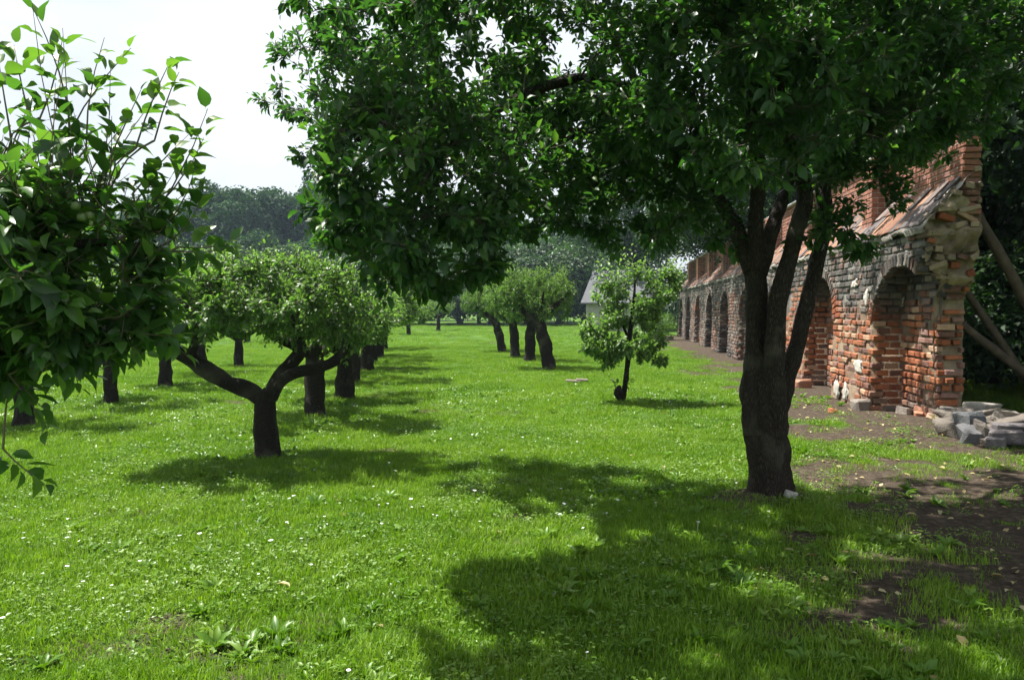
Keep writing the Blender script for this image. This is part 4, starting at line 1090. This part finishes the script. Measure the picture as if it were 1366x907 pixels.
# shrub at the foot of the far wall end
r_ = np.random.default_rng(90)
n = 2600; d = norm(r_.normal(0, 1, (n, 3)) + V3(0, 0, .3)); p = d * (r_.uniform(.5, 1, n) ** .5)[:, None] * V3(.95, .9, .75) * (1 + .35 * fbm(d, 2.5, 2))[:, None] + V3(0, 0, .72)
LV = Leaves(); Ls = .10 * r_.uniform(.7, 1.3, n); LV.add(p, np.cross(d, r_.normal(0, 1, (n, 3))) + .3 * d, d + V3(0, 0, .6), Ls, Ls * .6, np.clip(.6 + r_.normal(0, .2, n), 0, 1)); LV.done()
sb = empty('shrub', (7.55, 41.5, 0)); tb = Tubes()
for k in range(6): a = k * 1.05; tb.add([V3(0, 0, -.05), V3(math.cos(a) * .2, math.sin(a) * .2, .4), V3(math.cos(a) * .5, math.sin(a) * .5, .9)], [.03, .022, .008], 5)
link('stems', tb.mesh('stems', M['twig']), sb); tag(link('foliage', LV.mesh('foliage', M['leaf_row'], 0), sb), kind='stuff')
tag(sb, 'bright green shrub at the foot of the far end of the brick wall', 'shrub')

# ------------------------------------------------------------------ house
hs = empty('house', (8.3, 58, 0), R(62))
M['render'] = plain_mat('pale_render', (0.27, 0.255, 0.24), (0.36, 0.34, 0.32), 2.0)
M['slate'] = plain_mat('grey_slate', (0.075, 0.08, 0.09), (0.115, 0.12, 0.13), 6.0, 0.9)
M['frame'] = plain_mat('white_frame', (0.6, 0.6, 0.6), (0.7, 0.7, 0.7), 5.0)
M['glass'] = plain_mat('dark_glass', (0.02, 0.025, 0.03), (0.03, 0.035, 0.04), 2.0, 0.1)
def bxm(name, x0, x1, y0, y1, z0, z1, mat, parent):
    q = np.array([(x, y, z) for x in (x0, x1) for y in (y0, y1) for z in (z0, z1)])
    return link(name, mesh_np(name, q, np.array([(0, 1, 3, 2), (4, 6, 7, 5), (0, 4, 5, 1), (2, 3, 7, 6), (0, 2, 6, 4), (1, 5, 7, 3)]), mat, False), parent)
hw, hd, eh, rh = 2.0, 2.3, 2.2, 4.3
q = np.array([(-hw, -hd, -.1), (hw, -hd, -.1), (hw, hd, -.1), (-hw, hd, -.1), (-hw, -hd, eh), (hw, -hd, eh), (hw, hd, eh), (-hw, hd, eh), (0, -hd, rh - .05), (0, hd, rh - .05)])
link('walls', mesh_np('walls', q, [np.array([(1, 2, 6, 5), (3, 0, 4, 7)]), np.array([(0, 1, 5, 8, 4), (2, 3, 7, 9, 6)])], M['render'], False), hs)
for sx in (-1, 1):
    a, b = V3(sx * (hw + .3), 0, eh - .26), V3(0, 0, rh)
    q = np.array([(a[0], -hd - .3, a[2]), (a[0], hd + .3, a[2]), (b[0], hd + .3, b[2]), (b[0], -hd - .3, b[2])]); q2 = q + V3(0, 0, .1)
    link('roof_slope', mesh_np('roof_slope', np.concatenate([q, q2]), np.array([(0, 1, 2, 3), (7, 6, 5, 4), (0, 4, 5, 1), (1, 5, 6, 2), (2, 6, 7, 3), (3, 7, 4, 0)]), M['slate'], False), hs)
for x in (-.95, .95):
    f = bxm('window', x - .45, x + .45, -hd - .04, -hd + .02, 1.0, 2.2, M['frame'], hs)
    for k in (-1, 1): bxm('pane', x + k * .21 - .17, x + k * .21 + .17, -hd - .055, -hd - .03, 1.08, 2.12, M['glass'], f)
tag(hs, 'small pale house with a grey gabled roof behind the young apple tree', 'house')

# ------------------------------------------------------------------ wooden props, rubble, small things
def prop(a, b, r, label):
    a, b = np.array(a, float), np.array(b, float); v = b - a
    tb = Tubes(); tb.add([V3(0, 0, 0), (b - a) * -.35 + V3(.02, .03, .03), a - b], [r * 1.15, r * 1.05, r * .9], 12, .08, .03, step=.15, seed=a[2])
    V0 = tb.V[0]
    o = link('wooden_prop', tb.mesh('wooden_prop', M['log'])); o.location = b
    tag(o, label, 'wooden prop', 'round timber props behind the wall')
def gz(x, y): return float(ground_z(np.array([x]), np.array([y]))[0])
prop((6.20, 10.95, 3.15), (7.98, 10.75, gz(7.98, 10.75) - .04), 0.075, 'thick round timber prop leaning highest against the broken wall end')
prop((6.22, 11.25, 2.12), (7.62, 11.1, gz(7.62, 11.1) - .04), 0.055, 'thinner timber prop in the middle, under the thick one')
prop((6.22, 11.0, 1.38), (8.0, 10.9, gz(8.0, 10.9) - .04), 0.06, 'timber prop leaning lowest and flattest behind the wall end')

st = empty('wall_stump', (5.72, 9.75, 0))
rng = np.random.default_rng(95)
def stump_part(px, py, Y, dims, col, seed, rz=0.0, amp=.28, name='stone', flat=True):
    c = W(px, py, Y); Rm = np.array(Matrix.Rotation(rz, 3, 'Z')) @ np.array(Matrix.Rotation(rng.normal(0, .06), 3, 'X'))
    if name == 'stone':
        t = chamfer_box(.12, .15, .15, .10, 400 + seed); o = link(name, mesh_np(name, (t[0] * np.asarray(dims)) @ Rm.T + c, [t[1], t[2]], M['stone'], False), st)
    else:
        o = lump(name, c, Rm, dims, M['stone'], seed, st, amp, 44, 26, sc=2.3)
    o.color = (*col, 1)
    o.matrix_parent_inverse = Matrix.Translation(-st.location)
    return o
stump_part(1324, 574, 9.8, (1.0, 1.05, 0.46), (0.15, 0.13, 0.11), 1, .3, .5, 'mortar_mound')
stump_part(1296, 562, 9.55, (0.30, 0.3, 0.22), (0.10, 0.105, 0.11), 2, .2)
stump_part(1293, 582, 9.35, (0.26, 0.3, 0.22), (0.12, 0.12, 0.125), 3, -.2)
stump_part(1312, 578, 9.30, (0.20, 0.25, 0.26), (0.13, 0.115, 0.10), 4, .5)
stump_part(1335, 556, 9.7, (0.30, 0.35, 0.16), (0.22, 0.195, 0.165), 5, .1)
stump_part(1312, 545, 10.0, (0.30, 0.28, 0.13), (0.28, 0.26, 0.23), 6, .4)
stump_part(1320, 595, 9.2, (0.22, 0.2, 0.13), (0.14, 0.12, 0.10), 7, .4)
rb = Pieces()
for (px, py, Y, rz, dims, col) in ((1346, 583, 9.1, -.45, (0.34, 0.22, 0.17), (0.10, 0.09, 0.095)), (1352, 571, 9.15, -.40, (0.36, 0.24, 0.09), (0.11, 0.10, 0.105)), (1376, 584, 9.15, -.3, (0.3, 0.22, 0.2), (0.09, 0.07, 0.07)), (1332, 592, 9.05, -.5, (0.2, 0.16, 0.14), (0.12, 0.11, 0.115)), (1388, 572, 9.4, .2, (0.3, 0.2, 0.1), (0.2, 0.13, 0.11))):
    Rz = np.array(Matrix.Rotation(rz, 3, 'Z')); rb.add(W(px, py, Y), Rz[:, 0], Rz[:, 1], UP, dims, np.array(col), .05)
for k, (c, Rm, dd, col) in enumerate(zip(rb.c, rb.R, rb.d, rb.col)):
    t = chamfer_box(.08, .1, .14, .03, 50 + k)
    o = link('brick', mesh_np('brick', t[0], [t[1], t[2]], M['brick'], False), st)
    m = Matrix.Identity(4)
    for a in range(3):
        for b in range(3): m[a][b] = Rm[a, b] * dd[b]
        m[a][3] = c[a] - st.location[a]
    o.matrix_basis = m; o.color = (*col, 1)
tag(st, 'low stump of broken masonry with pale mortar top in front of the wall end', 'rubble')

rng = np.random.default_rng(96)
FRM = [mesh_np('brick_fragment', *(lambda t: (t[0], [t[1], t[2]]))(chamfer_box(.10, .13, .16, .06, 200 + k)), M['brick'], False) for k in range(6)]
def fragment(x, y, dims, col, label, rz=None, group='loose brick fragments', cat='brick', tilt=.2, name='brick_fragment'):
    o = link(name, FRM[rng.integers(6)]); o.scale = dims
    o.location = (x, y, gz(x, y) + dims[2] * .32); o.rotation_euler = (rng.normal(0, tilt), rng.normal(0, tilt), rng.uniform(0, 6.28) if rz is None else rz); o.color = (*col, 1)
    tag(o, label, cat, group)
cols = [(.42, .17, .09), (.38, .14, .07), (.45, .32, .22), (.40, .38, .34), (.30, .13, .09), (.46, .40, .33)]
for k in range(34):
    t = rng.random(); px = 1218 + 70 * rng.random(); py = 556 + (px - 1215) * .18 + rng.normal(0, 5.5)
    Yk = 1700.0 / (py - HOR); x, y = W(px, py, Yk)[:2]
    sz = rng.uniform(.5, 1.2)
    ci = rng.integers(6)
    fragment(x, y, (.13 * sz, .10 * sz, .07 * sz), cols[ci], ('large ' if sz > .9 else 'small ') + ('orange brick chip', 'red brick chip', 'sandy brick chip', 'grey mortar lump', 'dark red brick chip', 'pale mortar lump')[ci] + ' in the debris between wall end and stump', group='debris at the wall end')
x, y = W(1112, 554, 1700 / 141.)[:2]; fragment(x, y, (.15, .10, .08), (.40, .14, .07), 'single orange brick piece lying alone on the grass by the pier')
x, y = W(1073, 517, 16.0)[:2]; fragment(x, y, (.28, .16, .2), (.40, .20, .13), 'pale red brick block standing at the foot of the second arch', rz=.2, tilt=.03)
x, y = W(1150, 548, 12.4)[:2]; fragment(x, y, (.22, .2, .2), (.24, .21, .18), 'grey footing stone at the bottom corner of the pier', rz=.1, tilt=.05)
x, y = W(1212, 556, 11.6)[:2]; fragment(x, y, (.24, .18, .12), (.33, .28, .24), 'pale stone lying under the first arch', rz=.4, tilt=.1)
x, y = W(1232, 552, 11.5)[:2]; fragment(x, y, (.2, .18, .14), (.36, .17, .11), 'reddish stone against the wall end next to the debris', rz=.8, tilt=.1)
x, y = W(1058, 676, 6.45)[:2]; fragment(x, y, (.09, .07, .06), (.42, .40, .37), 'small whitish stone at the foot of the large tree', cat='stone', group=None, name='stone')
bd = empty('wooden_board', tuple(W(768, 512, 17.0)[:2]) + (gz(1.36, 17.0) + .05,), R(-8))
for k, (dx, dy, w) in enumerate(((-.05, 0, .34), (.14, .06, .24))):
    t = chamfer_box(.03, .06, .2, .02, 300 + k); o = link('plank', mesh_np('plank', t[0], [t[1], t[2]], M['board'], False), bd); o.scale = (w, .16, .035); o.location = (dx, dy, .02 * k); o.rotation_euler = (.1, .05, .2 * k)
tag(bd, 'weathered piece of board lying in the sunny lawn before the four round trees', 'board')
kb = empty('stone_kerb', tuple(WP(32.0, -1.5, 0.0)))
for k in range(7):
    t = chamfer_box(.04, .06, .1, .02, 320 + k); o = link('stone', mesh_np('stone', t[0], [t[1], t[2]], M['stone'], False), kb); o.scale = (.36, .25, .2); o.location = (-.45 * 1.0 + k * .37 - 1.0, .03 * (k % 3), .06); o.color = (.26, .22, .17, 1)
tag(kb, 'low line of stones at the far foot of the brick wall', 'kerb')

# ------------------------------------------------------------------ lawn plants (instanced stuff)
def grass_mat(name, c0, c1, c2, trans=0.35, rough=0.5):
    m, n, l = new_mat(name)
    out = nd(n, 'ShaderNodeOutputMaterial'); geo = nd(n, 'ShaderNodeNewGeometry')
    at = nd(n, 'ShaderNodeAttribute', attribute_name='tint')
    no = nd(n, 'ShaderNodeTexNoise', Scale=0.55, Detail=4.0, Roughness=0.65); l.new(geo.outputs['Position'], no.inputs['Vector'])
    oi = nd(n, 'ShaderNodeObjectInfo')
    a1 = nd(n, 'ShaderNodeMath', operation='MULTIPLY_ADD'); l.new(at.outputs['Fac'], a1.inputs[0]); a1.inputs[1].default_value = 0.45; l.new(no.outputs['Fac'], a1.inputs[2])
    a2 = nd(n, 'ShaderNodeMath', operation='MULTIPLY_ADD'); l.new(oi.outputs['Random'], a2.inputs[0]); a2.inputs[1].default_value = 0.22; l.new(a1.outputs[0], a2.inputs[2])
    rm = ramp(n, [(0.45, c0), (0.8, c1), (1.1 if False else 1.0, c2)]); l.new(a2.outputs[0], rm.inputs[0])
    pb = nd(n, 'ShaderNodeBsdfPrincipled', Roughness=rough); pb.inputs['Specular IOR Level'].default_value = 0.35
    l.new(rm.outputs[0], pb.inputs['Base Color'])
    tg = nd(n, 'ShaderNodeMixRGB', blend_type='MULTIPLY', Fac=1.0); tg.inputs['Color2'].default_value = (1.45, 1.6, 0.6, 1); l.new(rm.outputs[0], tg.inputs['Color1'])
    tr = nd(n, 'ShaderNodeBsdfTranslucent'); l.new(tg.outputs[0], tr.inputs['Color'])
    ms = nd(n, 'ShaderNodeMixShader', Fac=trans); l.new(pb.outputs[0], ms.inputs[1]); l.new(tr.outputs[0], ms.inputs[2]); l.new(ms.outputs[0], out.inputs[0])
    return m
M['grass'] = grass_mat('grass_blade', (0.074, 0.162, 0.005), (0.122, 0.236, 0.008), (0.19, 0.30, 0.028))
M['weed'] = grass_mat('lawn_weed', (0.050, 0.130, 0.010), (0.094, 0.196, 0.014), (0.16, 0.255, 0.04), trans=0.28, rough=0.42)
M['petal'] = plain_mat('white_petal', (0.70, 0.70, 0.68), (0.82, 0.82, 0.80), 40.0, 0.7, 0.0)
M['deadleaf'] = grass_mat('fallen_leaf', (0.16, 0.11, 0.05), (0.34, 0.27, 0.12), (0.46, 0.42, 0.25), trans=0.15, rough=0.7)

lib = bpy.data.collections
def lib_obj(coll, name, me):
    o = bpy.data.objects.new(name, me); coll.objects.link(o)
def blades(seed, n, rad, hmin, hmax, w):
    r = np.random.default_rng(seed)
    a = r.uniform(0, 6.28, n); q = rad * np.sqrt(r.random(n)); b = np.stack([np.cos(a) * q, np.sin(a) * q, np.full(n, -.006)], -1)
    h = r.uniform(hmin, hmax, n); az = r.uniform(0, 6.28, n); ln = r.uniform(.1, .75, n)
    d = np.stack([np.cos(az), np.sin(az), np.zeros(n)], -1); sd = np.stack([-np.sin(az), np.cos(az), np.zeros(n)], -1) * (w * r.uniform(.7, 1.3, n))[:, None]
    m = b + d * (h * ln * .35)[:, None] + UP * (h * .62)[:, None]; t = b + d * (h * ln)[:, None] + UP * (h * (1 - .25 * ln))[:, None]
    V = np.stack([b - sd, b + sd, m + sd * .8, m - sd * .8, t], 1).reshape(-1, 3); k = np.arange(n)[:, None] * 5
    tn = np.clip(r.normal(.5, .25, n), 0, 1)
    return mesh_np('blades', V, [np.concatenate([k, k + 1, k + 2, k + 3], 1), np.concatenate([k + 3, k + 2, k + 4], 1)], M['grass'], True, {'tint': ('FACE', np.concatenate([tn, tn]))})
def leafy(seed, n, rad, L, zmin, zmax, up, mat, wr=.6, rosette=False, detail=1):
    global rng
    rng = np.random.default_rng(seed); r = rng
    az = r.uniform(0, 6.28, n) if not rosette else np.arange(n) * 2.4 + r.normal(0, .2, n)
    LV = Leaves()
    l = L * r.uniform(.65, 1.25, n)
    d = np.stack([np.cos(az), np.sin(az), r.uniform(*up, n)], -1)
    if rosette: p = norm(d) * (.1 * l)[:, None]
    else:
        q = rad * np.sqrt(r.random(n)); a = r.uniform(0, 6.28, n); p = np.stack([np.cos(a) * q, np.sin(a) * q, r.uniform(zmin, zmax, n)], -1)
    LV.add(p, d, UP + r.normal(0, .25, (n, 3)), l, l * wr * r.uniform(.85, 1.15, n), np.clip(r.normal(.5, .25, n), 0, 1)); LV.done()
    return LV.mesh('leafy', mat, detail)
def daisy(seed):
    r = np.random.default_rng(seed); n = 9; h = r.uniform(.035, .07); az = np.arange(n) / n * 6.283
    c = V3(r.normal(0, .008), r.normal(0, .008), h); rr = r.uniform(.009, .013)
    ring = c + np.stack([np.cos(az) * rr, np.sin(az) * rr, np.full(n, .001 + r.uniform(-.002, .003))], -1)
    V = np.concatenate([[c + V3(0, 0, .003)], ring, [c + V3(.0012, 0, 0), c - V3(.0012, 0, 0), V3(-.0012, 0, 0), V3(.0012, 0, 0)]])
    return mesh_np('daisy', V, [np.stack([np.zeros(n, int), 1 + np.arange(n), 1 + (np.arange(n) + 1) % n], -1), np.array([(n + 1, n + 2, n + 3, n + 4)])], M['petal'], False)

def scatter(name, coll, P, rot, scl, nvar, label, cat):
    me = bpy.data.meshes.new(name); me.vertices.add(len(P)); me.vertices.foreach_set('co', np.ascontiguousarray(P, np.float32).ravel())
    a = me.attributes.new('rot', 'FLOAT_VECTOR', 'POINT'); a.data.foreach_set('vector', np.ascontiguousarray(rot, np.float32).ravel())
    a = me.attributes.new('scl', 'FLOAT', 'POINT'); a.data.foreach_set('value', np.ascontiguousarray(scl, np.float32))
    a = me.attributes.new('pick', 'INT', 'POINT'); a.data.foreach_set('value', (np.arange(len(P)) * 7919 % nvar).astype(np.int32))
    o = link(name, me)
    g = bpy.data.node_groups.new(name, 'GeometryNodeTree')
    g.interface.new_socket('Geometry', in_out='INPUT', socket_type='NodeSocketGeometry'); g.interface.new_socket('Geometry', in_out='OUTPUT', socket_type='NodeSocketGeometry')
    N, Lk = g.nodes, g.links
    gi, go = N.new('NodeGroupInput'), N.new('NodeGroupOutput')
    ci = N.new('GeometryNodeCollectionInfo'); ci.inputs['Collection'].default_value = coll; ci.inputs['Separate Children'].default_value = True; ci.inputs['Reset Children'].default_value = True
    ip = N.new('GeometryNodeInstanceOnPoints'); ip.inputs['Pick Instance'].default_value = True
    def na(nm, ty):
        x = N.new('GeometryNodeInputNamedAttribute'); x.data_type = ty; x.inputs['Name'].default_value = nm
        return next(s for s in x.outputs if s.enabled and s.name == 'Attribute')
    Lk.new(gi.outputs[0], ip.inputs['Points']); Lk.new(ci.outputs[0], ip.inputs['Instance'])
    Lk.new(na('pick', 'INT'), ip.inputs['Instance Index']); Lk.new(na('rot', 'FLOAT_VECTOR'), ip.inputs['Rotation']); Lk.new(na('scl', 'FLOAT'), ip.inputs['Scale'])
    Lk.new(ip.outputs[0], go.inputs[0])
    md = o.modifiers.new('scatter', 'NODES'); md.node_group = g
    return tag(o, label, cat, kind='stuff')

def frustum_points(n, y0, y1, pw=1.0, margin=0.8):
    """points on the lawn the picture can see, plus a margin"""
    u = rng.random(n); Y = (y0 ** pw + (y1 ** pw - y0 ** pw) * u) ** (1 / pw)
    X = rng.uniform(-1, 1, n) * (0.66 * Y + margin)
    s, o = wall_so(X, Y)
    ok = ~((o > -0.02) & (o < 0.85) & (s > 0.4)) & ((X - TRUNK_BIG[0]) ** 2 + (Y - TRUNK_BIG[1]) ** 2 > .06)
    return X[ok], Y[ok]
def layer(name, coll, n, y0, y1, pw, smin, smax, label, cat, keepf=None, tilt=.12, nvar=5, dz=0.0):
    X, Y = frustum_points(n, y0, y1, pw)
    if keepf is not None:
        k = rng.random(len(X)) < keepf(X, Y); X, Y = X[k], Y[k]
    Z = ground_z(X, Y) + dz
    rot = np.stack([rng.normal(0, tilt, len(X)), rng.normal(0, tilt, len(X)), rng.uniform(0, 6.28, len(X))], -1)
    scatter(name, coll, np.stack([X, Y, Z], -1), rot, rng.uniform(smin, smax, len(X)), nvar, label, cat)
cg, cc, cw, cd, cf = (lib.new(k) for k in ('grass_set', 'clover_set', 'weed_set', 'daisy_set', 'fallen_set'))
for k in range(5):
    lib_obj(cg, f'grass_tuft.{k:03d}', blades(400 + k, 140, .17, .018, .030 + .011 * k, .0021))
    lib_obj(cc, f'clover_patch.{k:03d}', leafy(420 + k, 46, .15, .026, .012, .05, (-.1, .35), M['weed'], .8, detail=0))
    lib_obj(cw, f'weed_rosette.{k:03d}', leafy(440 + k, 9 + k, .05, .10 + .012 * k, 0, .01, (.25, 1.1), M['weed'], .34 + .04 * (k % 3), True))
    lib_obj(cd, f'daisy.{k:03d}', daisy(460 + k))
    lib_obj(cf, f'fallen_leaf.{k:03d}', leafy(480 + k, 1, .001, .062, .012, .02, (-.1, .2), M['deadleaf'], .62))
rng = np.random.default_rng(500)
patch = lambda X, Y, sc, k=0: fbm(np.stack([X, Y, X * 0 + k], -1), sc, 3)
kg = lambda X, Y: np.clip(1.08 - 1.45 * bareness(X, Y), .02, 1)
layer('grass', cg, 11000, 2.9, 10, 1.7, .75, 1.25, 'short mown grass of the orchard lawn', 'grass', kg)
layer('grass', cg, 21000, 10, 34, 1.3, .9, 1.5, 'short grass of the lawn farther off', 'grass', kg)
layer('grass', cg, 9000, 34, 85, 1.4, 1.6, 2.6, 'distant short grass towards the wood', 'grass', kg)
kc = lambda X, Y: np.clip(.55 + 1.3 * patch(X, Y, .8), .08, 1) * np.clip(1.1 - 1.15 * bareness(X, Y), .12, 1)
layer('clover', cc, 5600, 2.9, 14, 1.6, .6, 1.15, 'low clover and small leafed weeds in the lawn', 'clover', kc)
kw = lambda X, Y: np.clip(.25 + 1.2 * patch(X, Y, .9, 4) + .5 * np.exp(-(((X + 1.6) / 1.0) ** 2 + ((Y - 3.8) / .8) ** 2)) + .5 * np.exp(-(((X - 1.8) / 1.5) ** 2 + ((Y - 4.6) / 1.4) ** 2)), .06, 1) * np.clip(1.15 - 1.1 * bareness(X, Y), .12, 1)
layer('lawn_weeds', cw, 9500, 2.9, 16, 1.6, .28, .72, 'plantain and dandelion rosettes growing in the lawn', 'weeds', kw)
kd = lambda X, Y: np.clip(.30 + 1.6 * patch(X, Y, .7, 9), .03, 1) * (bareness(X, Y) < .35)
layer('daisies', cd, 1300, 3.0, 24, 1.5, .7, 1.25, 'small white daisies dotted over the lawn', 'daisies', kd)
kf = lambda X, Y: np.clip(.06 + .95 * sstep(.4, 2.6, X), 0, 1)
layer('fallen_leaves', cf, 1700, 3.0, 14, 1.6, .6, 1.2, 'pale fallen leaves lying mostly under the large tree', 'leaves', kf, tilt=.25)

# ------------------------------------------------------------------ haze
HZ = 0.0004
hm, hn, hl = new_mat('haze')
ho = nd(hn, 'ShaderNodeOutputMaterial'); hv = nd(hn, 'ShaderNodeVolumePrincipled', Density=HZ); hv.inputs['Color'].default_value = (0.62, 0.80, 1.0, 1); hv.inputs['Anisotropy'].default_value = 0.2
hl.new(hv.outputs[0], ho.inputs['Volume'])
q = np.array([(x, y, z) for x in (-150, 150) for y in (-40, 190) for z in (-1.5, 21)], float)
hz = link('haze', mesh_np('haze', q, np.array([(0, 1, 3, 2), (4, 6, 7, 5), (0, 4, 5, 1), (2, 3, 7, 6), (0, 2, 6, 4), (1, 5, 7, 3)]), hm, False))
tag(hz, 'thin bright summer haze over the orchard', 'haze', kind='stuff')
